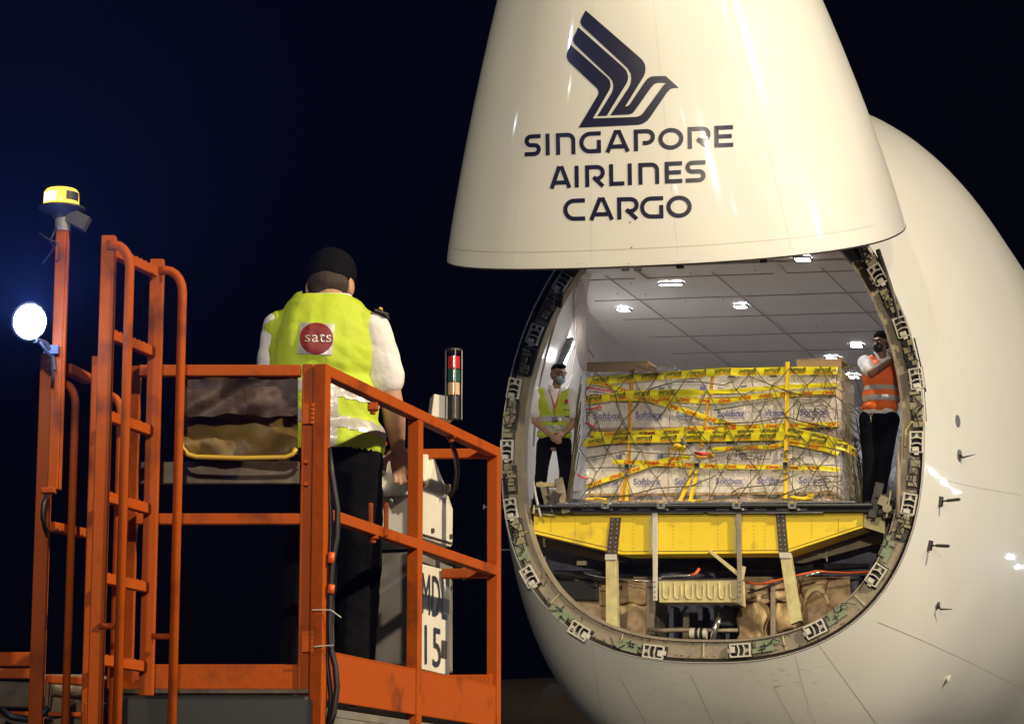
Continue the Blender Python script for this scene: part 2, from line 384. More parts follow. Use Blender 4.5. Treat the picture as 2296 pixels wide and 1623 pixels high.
def glyph(c, w, h, t):
    q = t / 2; r = .27 * h
    P_ = lambda: [(q, h - q), (w - r - q, h - q)] + arc(w - r - q, h - q - r, r, r, 90, -90)[1:] + [(w * .42, h - q - 2 * r)]
    if c == 'S': rr = (h - t) / 4; return [[(w, h - q), (q + rr, h - q)] + arc(q + rr, h - q - rr, rr, rr, 90, 270)[1:] + [(w - q - rr, h / 2)] + arc(w - q - rr, q + rr, rr, rr, 90, -90)[1:] + [(0, q)]]
    if c == 'I': return [[(w / 2, 0), (w / 2, h)]]
    if c == 'n': return [[(q, 0), (q, h)], [(q + t * .5, h - q), (w - q - r, h - q)] + arc(w - q - r, h - q - r, r, r, 90, 0)[1:] + [(w - q, 0)]]
    if c in 'GC':
        R_ = (h - t) / 2; p = [(w, h - q), (q + R_, h - q)] + arc(q + R_, h / 2, R_, R_, 90, 270, 12)[1:]
        return [p + [(w - q, q), (w - q, h * .6)]] if c == 'G' else [p + [(w, q)]]
    if c == 'A': return [[(q * 1.1, 0), (w / 2 - q * .5, h)], [(w - q * 1.1, 0), (w / 2 + q * .5, h)], [(w / 2 - t * .8, h - q * .8), (w / 2 + t * .8, h - q * .8)], [(w * .25, h * .26), (w * .75, h * .26)]]
    if c == 'P': return [[(q, 0), (q, h)], P_()]
    if c == 'R': return [[(q, 0), (q, h)], P_(), [(w * .42, h * .45), (w - q, 0)]]
    if c == 'O': return [arc(w / 2, h / 2, w / 2 - q, h / 2 - q, 0, 360, 28)]
    if c == 'E': return [[(q, 0), (q, h)], [(0, h - q), (w, h - q)], [(0, h / 2), (w * .93, h / 2)], [(0, q), (w, q)]]
    if c == 'L': return [[(q, 0), (q, h)], [(0, q), (w, q)]]
def D1(x, y): return (992.6 + .37431 * x, .37431 * y)
words = [("SInGAPORE", [(490, 588), (617, 640), (678, 795), (818, 948), (972, 1122), (1145, 1272), (1292, 1442), (1468, 1605), (1628, 1740)], 938, 880, 490, 1740, 130),
         ("AIRLInES", [(638, 772), (790, 815), (853, 972), (997, 1088), (1107, 1135), (1172, 1297), (1330, 1435), (1455, 1575)], 1131, 1090, 638, 1575, 130),
         ("CARGO", [(722, 853), (875, 1027), (1045, 1175), (1182, 1322), (1340, 1492)], 1325, 1303, 722, 1490, 133)]
for word, xs, b0, b1, x0, x1, h in words:
    for ch, (l, r) in zip(word, xs):
        sl = (b1 - b0) / (x1 - x0)
        for_v = []; for_f = []
        for pl in glyph(ch, r - l, h, 25):
            v, f = stroke(pl, 25); n = len(for_v)
            for_v += [D1(l + p[0] - (p[1] - h / 2) * .015, b0 + sl * (l + p[0] - x0) - p[1]) for p in v]; for_f += [tuple(i + n for i in q) for q in f]
        decal('letter', 'navy', vo, VB, for_v, for_f, INV, .006, 8)
A1 = [(218, 1567), (470, 1145), (478, 1105), (458, 1062), (430, 1035), (90, 715), (66, 670), (62, 640), (68, 605), (115, 495), (590, 918), (622, 955), (634, 1005), (632, 1040), (615, 1085), (405, 1447), (960, 1428), (1010, 1415), (1050, 1383), (1310, 1030), (1335, 1003), (1365, 990), (1280, 984), (1235, 988), (1195, 1005), (1155, 1050), (940, 1355), (915, 1382), (870, 1396), (630, 1407), (865, 1055), (892, 1000), (901, 930), (893, 870), (860, 812), (830, 778), (270, 262), (246, 225), (243, 195), (250, 165), (310, 52), (1015, 665), (1050, 700), (1078, 750), (1086, 810), (1078, 865), (1055, 915), (822, 1293), (850, 1290), (880, 1268), (1070, 985), (1110, 935), (1150, 910), (1200, 902), (1345, 900), (1515, 1052), (1450, 1053), (1405, 1068), (1360, 1115), (1150, 1425), (1110, 1475), (1055, 1512), (990, 1530)]
A2 = [(463, 1417), (640, 1130), (662, 1080), (668, 1020), (655, 965), (620, 918), (172, 495), (148, 455), (144, 425), (155, 392), (215, 270), (800, 788), (840, 835), (860, 900), (858, 950), (840, 995), (583, 1413)]
for poly in (A1, A2):
    pp = [((1700 + x / 4.27) / 1.35, (20 + y / 4.27) / 1.35) for x, y in poly]
    tri = geometry.tessellate_polygon([[Vector((x, y, 0)) for x, y in pp]])
    decal('bird_emblem', 'navy', vo, VB, pp, [tuple(t) for t in tri], INV, .006, 10)

# ---- opening frame
def op(th, inset, s):
    a = np.array(fus(0, th)); b = np.array(fus(0, th + .01)); t = nrm(b - a); n = np.array([-t[2], 0, t[0]])  # inward
    p = a + n * inset; p[1] = s; return p
def ringpart(name, prof, m, n=220, smooth='auto'):
    return MB().grid([[op(2 * PI * i / n, a, s) for i in range(n)] for a, s in prof], True).build(name, m, AC, smooth=smooth)
ringpart('opening_edge', [(0, .0), (.006, -.012), (.018, -.012), (.022, .04)], 'lip')
ringpart('opening_seal', [(.02, .03), (.03, .012), (.045, .03), (.052, .02), (.06, .035), (.062, .08)], 'ringdk')
ringpart('opening_frame', [(.06, .06), (.064, .05), (.235, .055), (.25, .05)], 'ring')
ringpart('inner_lip', [(.248, .06), (.250, .015), (.266, .015), (.27, .07), (.285, .13)], 'ring')
# latch fittings
def latch(px, py, seg):
    p = AP(px, py, .04); up = seg
    # tangent to the opening at this point, pointing up
    ths = np.linspace(0, 2 * PI, 721); pts = np.array([op(t, .14, .04) for t in ths]); i = int(np.argmin(((pts - p) ** 2).sum(1)))
    t = nrm(pts[(i + 1) % 720] - pts[i - 1])
    if t[2] < 0: t = -t
    x = np.cross(t, [0, 1, 0]); x = nrm(x); c = p.copy(); c[1] = .0
    m4 = Matrix(((x[0], 0, t[0], c[0]), (0, 1, 0, c[1]), (x[2], 0, t[2], c[2]), (0, 0, 0, 1)))
    def B(mb, cx, cz, sx, sz, y=0, sy=.05): mb.boxm(m4 @ Matrix.Translation((cx, y, cz)), sx, sy, sz)
    b = MB(); B(b, 0, -.01, .155, .29, .052, .01); o0 = b.build('latch_recess', 'blackm', AC)
    f = MB()
    B(f, -.07, 0, .016, .24); B(f, .07, 0, .016, .24); B(f, 0, .112, .124, .016); B(f, 0, .085, .124, .05, .012, .02)
    for zz in (.035, -.03):
        for k in range(5):
            u = -.05 + .025 * k; B(f, u, zz + .016 * (1 - (u / .06) ** 2), .0255, .012, 0, .055)
    B(f, 0, -.118, .124, .012)
    lo = f.build('latch_fitting', 'latch', AC)
    e = MB()
    for sx in (-.04, .04): e = MB(); e.lathe([(.024, -.005), (.024, .005)], m4 @ Vector((sx, .0, .084)), 10, (0, 1, 0)); e.build('latch_eye', 'blackm', lo)
    k = MB(); B(k, .01, -.085, .07, .05, -.012, .06); B(k, .0, -.135, .05, .03, 0, .04); k.build('latch_block', 'latch', lo, bevel=.004)
L16 = [(1970, 618), (2024, 735), (2057, 850), (2057, 992), (2040, 1131), (1966, 1289), (1830, 1411), (1662, 1458), (1467, 1461), (1301, 1414), (1190, 1293), (1148, 1141), (1139, 1010), (1155, 872), (1201, 751), (1263, 635)]
for px, py in L16: latch(px, py, 1)
# brackets and actuators between the fittings
def frame_at(px, py, s=.03, inset=.15):
    p = AP(px, py, s); ths = np.linspace(0, 2 * PI, 721); pts = np.array([op(t, inset, s) for t in ths]); i = int(np.argmin(((pts - p) ** 2).sum(1)))
    t = nrm(pts[(i + 1) % 720] - pts[i - 1]); t = -t if t[2] < 0 else t; x = nrm(np.cross(t, [0, 1, 0]))
    return Matrix(((x[0], 0, t[0], p[0]), (0, 1, 0, p[1]), (x[2], 0, t[2], p[2]), (0, 0, 0, 1)))
for px, py in ((1988, 1230), (1877, 1377), (1715, 1448), (1412, 1448), (1259, 1375), (1170, 1235)):
    m4 = frame_at(px, py, .02); g = MB()
    g.boxm(m4, .13, .035, .20); g.boxm(m4 @ Matrix.Translation((.03, -.01, .12)), .06, .03, .07); g.boxm(m4 @ Matrix.Translation((-.04, -.01, -.12)), .05, .03, .06)
    o = g.build('green_bracket', 'green', AC, bevel=.004)
    k = MB()
    for j in range(2):
        a = rng.uniform(-.06, .06, 2); k.boxm(m4 @ Matrix.Translation((a[0], -.022, a[1])), rng.uniform(.008, .012), .02, rng.uniform(.06, .11))
        k.boxm(m4 @ Matrix.Translation((a[1], -.022, a[0])), rng.uniform(.05, .09), .02, .01)
    k.tube([m4 @ Vector((.0, -.03, .05)), m4 @ Vector((.06, -.06, .12)), m4 @ Vector((.02, -.05, .19)), m4 @ Vector((-.04, -.02, .24))], .006, 6)
    k.build('bracket_linkage', 'blackm', o)
def mech(px, py):
    m4 = frame_at(px, py, .02); g = MB(); d = MB()
    d.boxm(m4 @ Matrix.Translation((0, .02, 0)), .17, .02, .34)
    z = -.15
    while z < .15:
        hh = rng.uniform(.04, .10); wv = rng.uniform(.05, .13); g.boxm(m4 @ Matrix.Translation((rng.uniform(-.03, .03), rng.uniform(-.02, .0), z + hh / 2)), wv, .05, hh - .012)
        if rng.random() < .5: g.tube([m4 @ Vector((rng.uniform(-.07, .07), -.03, z)), m4 @ Vector((rng.uniform(-.07, .07), -.04, z + .12))], .009, 6)
        z += hh
    for j in range(3):
        d.tube([m4 @ Vector((rng.uniform(-.07, .07), -.035, rng.uniform(-.16, .0))), m4 @ Vector((rng.uniform(-.08, .08), -.06, 0)), m4 @ Vector((rng.uniform(-.07, .07), -.035, rng.uniform(0, .16)))], .006, 6)
    o = d.build('mechanism_backing', 'dark', AC); g.build('actuator_box', 'khaki', o, bevel=.004)
for px, py in ((1945, 575), (1997, 676), (2042, 793), (2058, 912), (2058, 930), (2050, 1062), (2028, 1180), (1232, 690), (1176, 810), (1146, 930), (1140, 955), (1143, 1075), (1160, 1195)): mech(px, py)
# small marks and rivets on the lower frame
rv = MB()
for i in range(120):
    th = math.radians(rng.uniform(-150, -30)); p = op(th, rng.choice([.075, .09, .22, .232]), .045); rv.lathe([(.006, -.006), (.006, .006)], p, 6, (0, 1, 0))
for i in range(9):
    th = math.radians(rng.uniform(-150, -30)); p = op(th, rng.uniform(.1, .2), .046); q = op(th + rng.uniform(.01, .03), rng.uniform(.1, .2), .046); rv.beam(p, q, .008, .008, (0, 1, 0))
rv.build('frame_rivets', 'ringdk', AC)
rb = MB()
for deg in (-90, -68, -113, -45, -135, -25, -155):
    p = op(math.radians(deg), .075, .04); q = op(math.radians(deg), .235, .04); rb.beam(p, q, .012, .012, (0, 1, 0))
rb.build('frame_joint', 'beampale', AC)
for sgn, pts in ((1, [(1968, 560), (1995, 640), (2012, 700), (2018, 745)]), (-1, [(1268, 600), (1262, 640), (1255, 690)])):
    MB().tube([AP(x, y, .0) for x, y in pts], .028, 8).build('door_hinge_rod', 'dark', AC, smooth=True)
MB().tube([AP(2016, 1150, .0), AP(2030, 1000, .02), AP(2031, 965, .05), AP(2045, 946, 0), AP(2066, 955, 0)][1:], .016, 8).build('frame_cable', 'beampale', AC, smooth=True)
MB().tube([AP(2014, 1160, .0), AP(2014, 1070, .02), AP(2018, 980, .1)], .03, 8).build('side_post', 'ring', AC, smooth=True)
MB().tube([AP(1195, 1075, -.02), AP(1201, 1110, -.02), AP(1212, 1158, -.02)], .016, 8).build('white_rod', 'latch', AC, smooth=True)

# ---- hold lining, ceiling, floor
def lin(s, th, inset=.275):
    x, y, z = fus(max(s, 0), th, inset); return (x, s, max(min(z, 3.0), .0))
LS = [.10, .3, .6, 1, 1.5, 2, 3, 4, 5, 6, 8, 10, 13, 16]
MB().grid([[lin(s, t) for t in TH] for s in LS], True).build('hold_lining', 'lining', AC, smooth='auto', flip=True)
MB().grid([[(x, 16, z) for x in (-3.3, 3.3)] for z in (-.1, 3.2)]).build('hold_bulkhead', 'lining', AC)
fl = MB(); fl.box((-.09, 8.6, -.008), (4.3, 14.6, .04)); fl.build('hold_floor', 'floor', AC)
cs = MB(); ct_ = MB()
for s in (1.25, 2.5, 3.75, 5.0, 6.25, 7.5, 8.75): cs.box((-.09, s, 2.990), (4.4, .008, .012))
for x in (-1.7, -.35, 1.0): cs.box((x, 5, 2.986), (.006, 8, .012))
for i in range(24): cs.box((rng.uniform(-1.9, 1.9), rng.uniform(.5, 7), 2.988), (.012, .02, .012))
cs.build('ceiling_seam', 'lintrim', AC)
cp = MB(); cp.box((-.1, .62, 2.985), (4.2, .07, .02)); cp.box((.45, .9, 2.984), (.16, .7, .02)); cp.box((1.6, .9, 2.984), (.14, .7, .02)); cp.box((-1.3, .9, 2.984), (.14, .7, .02))
cp.build('ceiling_batten', 'lining', AC)
for px, py, sx, sy in ((1504, 638, .34, .09), (1399, 696, .17, .14), (1661, 688, .17, .14), (1800, 582, .20, .16), (1921, 776, .18, .15), (1866, 805, .2, .2), (1912, 845, .2, .2), (1560, 560, .2, .15), (1250, 640, .17, .14), (1400, 810, .16, .14)):
    p = AZ(px, py, 2.97); o = MB(); sx *= .8; sy *= .85
    for q in (-1, 1): o.box((p[0] + q * (sx / 2 + .012), p[1], 2.980), (.02, sy + .04, .03)); o.box((p[0], p[1] + q * (sy / 2 + .012), 2.980), (sx, .018, .03))
    o = o.build('ceiling_lamp', 'grey', AC); MB().box((p[0], p[1], 2.989), (sx, sy, .008)).build('lamp_panel', 'led', o)
# tube lamp and joints on the left wall
def LW(px, py):      # point on the left wall under a pixel
    r = ray(px, py); hit = LB.ray_cast(Vector(CAM), Vector(r)); return hit
lining = bpy.data.objects['hold_lining']; LB = bvh_world(lining, FR)
def onwall(px, py, off=.03):
    h = LW(px, py)
    if h[0] is None: return AP(px, py, .5)
    p = loc(np.array(h[0])); n = np.array(INV.to_3x3() @ h[1]); r = INV.to_3x3() @ Vector(ray(px, py))
    n = n if np.dot(n, np.array(r)) < 0 else -n
    return p + n * off
a, b = onwall(1271, 758, .05), onwall(1248, 815, .05)
tl = MB().beam(a, b, .10, .05).build('wall_lamp', 'grey', AC)
a2, b2 = onwall(1270, 762, .085), onwall(1249, 812, .085)
MB().tube([a2, b2], .022, 8).build('lamp_tube', 'led', tl)
wt = MB()
for pl in ([(1292, 640), (1287, 700), (1290, 780), (1283, 840)], [(1283, 840), (1265, 880), (1270, 930)], [(1250, 700), (1225, 790), (1205, 880), (1195, 1000)], [(1300, 690), (1303, 760), (1330, 800)], [(1215, 760), (1235, 730)], [(1232, 1110), (1300, 1100)], [(1220, 900), (1240, 960)]):
    wt.tube([onwall(x, y, .006) for x, y in pl], .014, 6)
wt.build('wall_seam', 'lintrim', AC)
# door-side trim strip
tp = [(1300, 610), (1290, 660), (1287, 720), (1292, 790), (1305, 830)]
MB().grid([[onwall(x, y, .012), onwall(x + 26, y + 2, .012)] for x, y in tp]).build('wall_trim', 'lintrim', AC)

# ---- floor edge and yellow cross beam
pl = [(1197, 1151), (1935, 1143), (1935, 1181), (1762, 1238), (1395, 1241), (1197, 1194)]
MB().prism([AP(x, y, .14) for x, y in pl], (0, .05, 0)).build('cross_beam', 'beam', AC)
bm_o = bpy.data.objects['cross_beam']
fg = MB()
for (a, b) in ((pl[0], pl[1]), (pl[2], pl[3]), (pl[3], pl[4]), (pl[4], pl[5])):
    pa, pb = AP(*a, .15), AP(*b, .15); pa[1] = pb[1] = .35; fg.beam(pa, pb, .44, .018)
fg.build('beam_flange', 'beam', bm_o)
ls = MB()
for (a, b) in (((1197, 1156), (1935, 1148)), ((1395, 1236), (1762, 1233)), ((1199, 1189), (1395, 1235)), ((1762, 1233), (1933, 1177))):
    ls.beam(AP(*a, .137), AP(*b, .137), .006, .006)
for x in (1235, 1290, 1325, 1420, 1510, 1550, 1610, 1690, 1715, 1820, 1880):
    for k in range(9):
        y0 = 1163; y1 = 1228 if 1400 < x < 1760 else (1190 if x < 1260 or x > 1870 else 1205)
        ls.lathe([(.0045, -.002), (.0045, .002)], AP(x, y0 + (y1 - y0) * k / 8, .137), 6, (0, 1, 0))
ls.build('beam_rivets', 'bolt', bm_o)
for (x0, x1, y0, y1, lean) in ((1362, 1386, 1160, 1241, 6), (1745, 1766, 1151, 1237, -6)):
    q = [AP(x0 + lean, y0, .12), AP(x1 + lean, y0, .12), AP(x1 - lean * .3, y1, .12), AP(x0 - lean * .3, y1, .12)]
    o = MB().prism(q, (0, .018, 0)).build('splice_plate', 'bolt', bm_o)
    r = MB()
    for k in range(8):
        for u in (.25, .75):
            f_ = (k + .5) / 8; x = (x0 + (x1 - x0) * u) + lean * (1 - 1.3 * f_); r.lathe([(.011, -.006), (.009, .006)], AP(x, y0 + (y1 - y0) * f_, .115), 6, (0, 1, 0))
    r.build('splice_bolt', 'grey', o)
st_ = MB()
for x in (1458, 1650): st_.beam(AP(x, 1152, .13), AP(x, 1240, .13), .03, .012, (0, 1, 0))
st_.build('beam_stiffener', 'beampale', bm_o)
# sloping rear members behind the beam ends
for pts in ([(1203, 1200), (1400, 1258), (1360, 1260), (1203, 1222)], [(1977, 1193), (1977, 1215), (1800, 1262), (1745, 1258)]):
    MB().prism([AP(x, y, .75) for x, y in pts], (0, .06, 0)).build('rear_beam', 'ring', AC)
MB().prism([AP(x, y, .20) for x, y in ((1936, 1146), (1984, 1152), (1984, 1196), (1936, 1181))], (0, .05, 0)).build('beam_end', 'beampale', AC)
MB().prism([AP(x, y, .45) for x, y in ((1130, 1150), (1197, 1153), (1197, 1200), (1215, 1215), (1170, 1215))], (0, .03, 0)).build('side_web', 'ring', AC)
MB().prism([AP(x, y, .45) for x, y in ((1980, 1150), (2040, 1160), (2015, 1225), (1980, 1215))], (0, .03, 0)).build('side_web', 'ring', AC)
# sill plates, rail, locks
for x0, x1 in ((1288, 1570), (1590, 1716), (1725, 1840)):
    o = MB().prism([AP(x0, 1139, .06), AP(x1, 1137, .06), AP(x1 + 6, 1150, .06), AP(x0 - 4, 1151, .06)], (0, .3, 0)).build('sill_plate', 'grey', AC, bevel=.004)
    k = MB()
    for x in range(int(x0 + 20), int(x1 - 20), 42): k.box(AP(x + 10, 1142, .05), (.14, .03, .022))
    k.build('roller_cover', 'silver', o)
MB().box((-.18, .22, -.035), (4.0, .34, .05)).build('sill_channel', 'blackm', AC)
for x in (1358, 1483, 1652, 1777):
    l_ = MB(); c = AP(x, 1133, -.02)
    for sx in (-.035, .035): l_.box(c + np.array([sx, 0, 0]), (.022, .06, .075))
    l_.box(c + np.array([0, 0, -.028]), (.09, .06, .02)); l_.box(c + np.array([0, .01, .0]), (.05, .03, .018)); o = l_.build('pallet_lock', 'grey', AC)
    MB().box(c + np.array([0, -.005, .03]), (.035, .03, .012)).build('lock_pawl', 'strap', o)
# posts and hanging members below the beam
def post(pts_, s, name, m, d=.10):
    MB().prism([AP(x, y, s) for x, y in pts_], (0, d, 0)).build(name, m, AC, bevel=.004)
post([(1358, 1243), (1380, 1243), (1383, 1404), (1358, 1400)], .12, 'floor_post', 'beampale', .12)
post([(1748, 1240), (1771, 1240), (1795, 1390), (1771, 1400)], .12, 'floor_post', 'beampale', .12)
for q in ([(1356, 1242), (1382, 1242), (1382, 1255), (1356, 1255)], [(1746, 1238), (1773, 1238), (1775, 1251), (1748, 1251)]): post(q, .10, 'post_cap', 'latch', .02)
post([(1462, 1150), (1474, 1150), (1473, 1346), (1464, 1346)], .06, 'hanger_strap', 'latch', .03)
post([(1650, 1150), (1661, 1150), (1664, 1352), (1654, 1352)], .06, 'hanger_strap', 'ring', .03)
post([(1587, 1236), (1594, 1233), (1658, 1283), (1654, 1292)], .08, 'diagonal_brace', 'beampale', .04)
post([(1664, 1268), (1671, 1270), (1666, 1300), (1661, 1298)], .08, 'diagonal_brace', 'beampale', .04)
post([(1476, 1299), (1652, 1298), (1652, 1350), (1478, 1350)], .12, 'equipment_box', 'beampale', .35)
eb = bpy.data.objects['equipment_box']
post([(1652, 1298), (1668, 1303), (1670, 1360), (1652, 1352)], .12, 'box_side_bracket', 'beampale', .05)
g = MB()
for i in range(7):
    x = 1494 + i * 25
    g.tube([AP(x - 7, 1306, .115), AP(x - 7, 1336, .115), AP(x - 2, 1342, .115), AP(x + 4, 1342, .115), AP(x + 8, 1336, .115), AP(x + 8, 1312, .115)], .010, 6)
g.build('swaged_rib', 'beampale', eb, smooth=True)
MB().beam(AP(1474, 1298, .11), AP(1655, 1297, .11), .02, .012).build('box_lip', 'ringdk', eb)
hs = MB()
for y in (1304, 1314, 1326, 1338): hs.lathe([(.008, -.003), (.008, .003)], AP(1468, y, .05), 6, (0, 1, 0)); hs.lathe([(.008, -.003), (.008, .003)], AP(1659, y, .05), 6, (0, 1, 0))
hs.build('strap_rivets', 'ringdk', AC)
# blankets lining the lower bay
def sheet(name, m, px0, px1, py0, py1, s, amp, nx=40, ny=18, parent=None):
    a = AP(px0, py0, s); b = AP(px1, py1, s); rows = []
    ph = rng.uniform(0, 6, 6)
    for j in range(ny + 1):
        row = []
        for i in range(nx + 1):
            x = a[0] + (b[0] - a[0]) * i / nx; z = a[2] + (b[2] - a[2]) * j / ny
            d = amp * (math.sin(x * 5 + ph[0] + z * 3) + .7 * math.sin(z * 11 + ph[1] + x * 2) + .5 * math.sin(x * 17 + ph[2] + 3 * math.sin(z * 6)) + .4 * math.sin(z * 23 + x * 9 + ph[3]))
            th_ = math.atan2((z - .8) / 2.6, (x + .09) / 2.5); lim = fus(s, th_, .22)
            if abs(x + .09) > abs(lim[0] + .09): x = lim[0]
            row.append((x, s + d, max(z, fus(s, th_, .22)[2]) if z < lim[2] else z))
        rows.append(row)
    return MB().grid(rows).build(name, m, parent or AC, smooth=True)
sheet('insulation_blanket', 'navyblk', 1060, 2200, 1120, 1290, 1.1, .02)
sheet('insulation_blanket', 'navyblk', 1060, 2200, 1270, 1500, 1.9, .02)
sheet('insulation_blanket', 'tanblk', 1290, 1475, 1292, 1450, .98, .016)
sheet('insulation_blanket', 'tanblk', 1660, 1905, 1292, 1450, .98, .016)
MB().box((-.1, 1.5, -.62), (4.3, .9, .02)).build('bay_shelf', 'navyblk', AC)
def block(px0, px1, py0, py1, s0, s1, m, amp=.018, name='insulation_block'):
    a = AP(px0, py0, s0); b = AP(px1, py1, s0); bm = bmesh.new(); bmesh.ops.create_cube(bm, size=1)
    bmesh.ops.scale(bm, vec=(abs(b[0] - a[0]), s1 - s0, abs(a[2] - b[2])), verts=bm.verts)
    bmesh.ops.subdivide_edges(bm, edges=bm.edges, cuts=9, use_grid_fill=True)
    bmesh.ops.translate(bm, vec=((a[0] + b[0]) / 2, (s0 + s1) / 2, (a[2] + b[2]) / 2), verts=bm.verts)
    ph = rng.uniform(0, 6, 3)
    for v in bm.verts:
        c = v.co.copy(); v.co += Vector((amp * math.sin(c.z * 19 + ph[0] + c.x * 5), amp * 1.3 * (math.sin(c.z * 14 + c.x * 9 + ph[1]) + .6 * math.sin(c.x * 27 - c.z * 9)), amp * math.sin(c.x * 21 + ph[2])))
    me = bpy.data.meshes.new(name); bm.to_mesh(me); bm.free(); me.materials.append(M[m])
    for p in me.polygons: p.use_smooth = True
    o = bpy.data.objects.new(name, me); COL.objects.link(o); o.parent = AC; return o
block(1392, 1452, 1300, 1352, .75, 1.5, 'tanblk'); block(1386, 1452, 1355, 1425, .7, 1.5, 'tanblk')
block(1345, 1372, 1305, 1360, .95, 1.5, 'tanblk'); block(1666, 1722, 1306, 1350, .8, 1.5, 'tanblk')
block(1655, 1716, 1352, 1436, .62, 1.3, 'tanblk', .03); block(1735, 1782, 1300, 1345, .7, 1.5, 'tanblk'); block(1738, 1790, 1348, 1412, .68, 1.5, 'tanblk')
block(1800, 1850, 1298, 1400, .9, 1.5, 'tanblk'); block(1262, 1345, 1348, 1398, 1.15, 1.6, 'tanblk', .01); block(1232, 1300, 1300, 1345, 1.2, 1.6, 'navyblk', .01); block(1862, 1925, 1290, 1345, 1.1, 1.6, 'navyblk', .012); block(1600, 1650, 1360, 1400, 1.0, 1.6, 'navyblk', .01); block(1480, 1600, 1262, 1294, 1.0, 1.1, 'navyblk', .012); block(1450, 1466, 1300, 1430, .65, 1.2, 'ring', .006, 'web_plate')
MB().grid([[AP(1810 + 40 * math.cos(a) * k + 20, 1385 - 85 * math.sin(a) * k, .85) for k in (.72, .86)] for a in np.linspace(0.5, PI, 16)]).build('curved_rib', 'beampale', AC)
post([(1728, 1300), (1736, 1298), (1738, 1425), (1727, 1427)], .55, 'web_post', 'ring', .05)
post([(1532, 1372), (1545, 1372), (1543, 1432), (1530, 1430)], .8, 'web_post', 'ring', .05)
for x in (1500, 1565, 1592): post([(x, 1358), (x + 10, 1358), (x + 10, 1432), (x, 1432)], 1.3, 'duct_section', 'navyblk', .3)
MB().tube([AP(1452, 1410, .5), AP(1490, 1413, .45), AP(1530, 1411, .45), AP(1610, 1413, .5), AP(1655, 1412, .55)], [.022, .03, .028, .022, .022], 10).build('drain_pipe', 'ring', AC, smooth=True)
o = MB().tube([AP(1548, 1420, .4), AP(1585, 1420, .4)], .065, 12).build('valve_body', 'latch', AC, smooth='auto')
v_ = MB()
for x in (1560, 1571): v_.tube([AP(x, 1420, .4), AP(x + 7, 1420, .4)], .069, 12)
v_.build('valve_band', 'blackm', o)
MB().tube([AP(1598, 1434, .4), AP(1605, 1402, .42), AP(1610, 1395, .44), AP(1611, 1382, .46)], [.035, .035, .036, .034], 12).build('silver_tube', 'silver', AC, smooth=True)
MB().tube([AP(1611, 1382, .455), AP(1612, 1374, .465)], .040, 12).build('tube_cap', 'blackm', AC, smooth='auto')
def cable(pts, r, m, name='cable'): MB().tube([AP(*p) for p in pts], r, 8).build(name, m, AC, smooth=True)
cable([(1310, 1284, .6), (1345, 1293, .6), (1400, 1298, .6), (1462, 1303, .5)], .010, 'silver', 'thin_pipe')
cable([(1477, 1298, .1), (1487, 1292, .1), (1545, 1290, .1), (1560, 1286, .12), (1566, 1277, .14)], .012, 'silver', 'thin_pipe')
cable([(1550, 1289, .09), (1560, 1285, .11), (1568, 1274, .13)], .018, 'conduit', 'orange_sleeve')
cable([(1672, 1304, .5), (1700, 1309, .5), (1730, 1304, .5), (1760, 1296, .5), (1830, 1280, .6), (1900, 1284, .7), (1970, 1280, .8)], .014, 'conduit', 'orange_sleeve')
cable([(1790, 1295, .4), (1815, 1288, .4), (1838, 1282, .4)], .018, 'silver', 'thin_pipe')
cable([(1676, 1330, .45), (1720, 1316, .45), (1758, 1302, .4)], .012, 'ringdk')
for k in range(7):
    y0 = 1280 + k * 2.2; cable([(1220 + 10 * k, y0 + 10, .9), (1290, y0, .9), (1350, y0 + 8, .85), (1420, y0 + 6 + rng.uniform(-3, 3), .85)], .006, 'dark')
    cable([(1480, 1262 + 3 * k, .9), (1540, 1259 + 3 * k + rng.uniform(-3, 3), .9), (1620, 1266 + 2 * k, .9), (1760, 1262 + 3 * k, .9), (1950, 1264 + k, 1)], .005, 'dark')
for k in range(5): cable([(1240, 1345 + 6 * k, 1.3), (1360, 1345 + 6 * k, 1.3)], .008, 'ring', 'slat_edge')
for k in range(14): cable([(1815 + 2 * k, 1310 + 7 * k, 1.2), (1940 - 3 * k, 1306 + 7 * k, 1.2)], .007, 'dark', 'slat_edge')
MB().prism([AP(x, y, .9) for x, y in ((1232, 1318), (1250, 1302), (1340, 1300), (1340, 1345), (1232, 1345))], (0, .05, 0)).build('dark_panel', 'blackm', AC, bevel=.01)
for c_ in ((1305, 1262), (1845, 1246)): MB().box(AP(*c_, .5), (.12, .04, .05)).build('small_bracket', 'ring', AC)
for x, y0, y1, s in ((1222, 1247, 1275, .5), (1852, 1236, 1258, .5)): cable([(x, y0, s), (x + 2, y1, s)], .007, 'latch', 'thin_rod')
# hinged guide mechanisms at both ends of the sill
def guide(cx, cy, sg, m1, m2):
    g = MB()
    g.beam(AP(cx - 30 * sg, cy + 42, .05), AP(cx - 12 * sg, cy - 36, .05), .10, .03, (0, 1, 0)); g.beam(AP(cx + 5 * sg, cy + 45, .1), AP(cx - 2 * sg, cy - 10, .1), .09, .06, (0, 1, 0))
    g.box(AP(cx, cy + 30, .12), (.22, .10, .06)); g.box(AP(cx + 14 * sg, cy + 8, .15), (.07, .1, .26), (0, .3 * sg, 0)); g.tube([AP(cx - 22 * sg, cy - 5, .02), AP(cx + 18 * sg, cy + 2, .02)], .022, 8)
    o = g.build('pallet_guide', m1, AC, bevel=.006)
    h = MB(); h.box(AP(cx - 5 * sg, cy + 5, .0), (.10, .05, .11), (0, .4, 0)); h.lathe([(.05, -.03), (.05, .03)], AP(cx + 4 * sg, cy + 22, -.0), 14, (0, 1, 0)); h.tube([AP(cx + 12 * sg, cy - 18, .0), AP(cx + 2 * sg, cy + 42, -.0)], .012, 8)
    h.build('guide_lever', m2, o, bevel=.005)
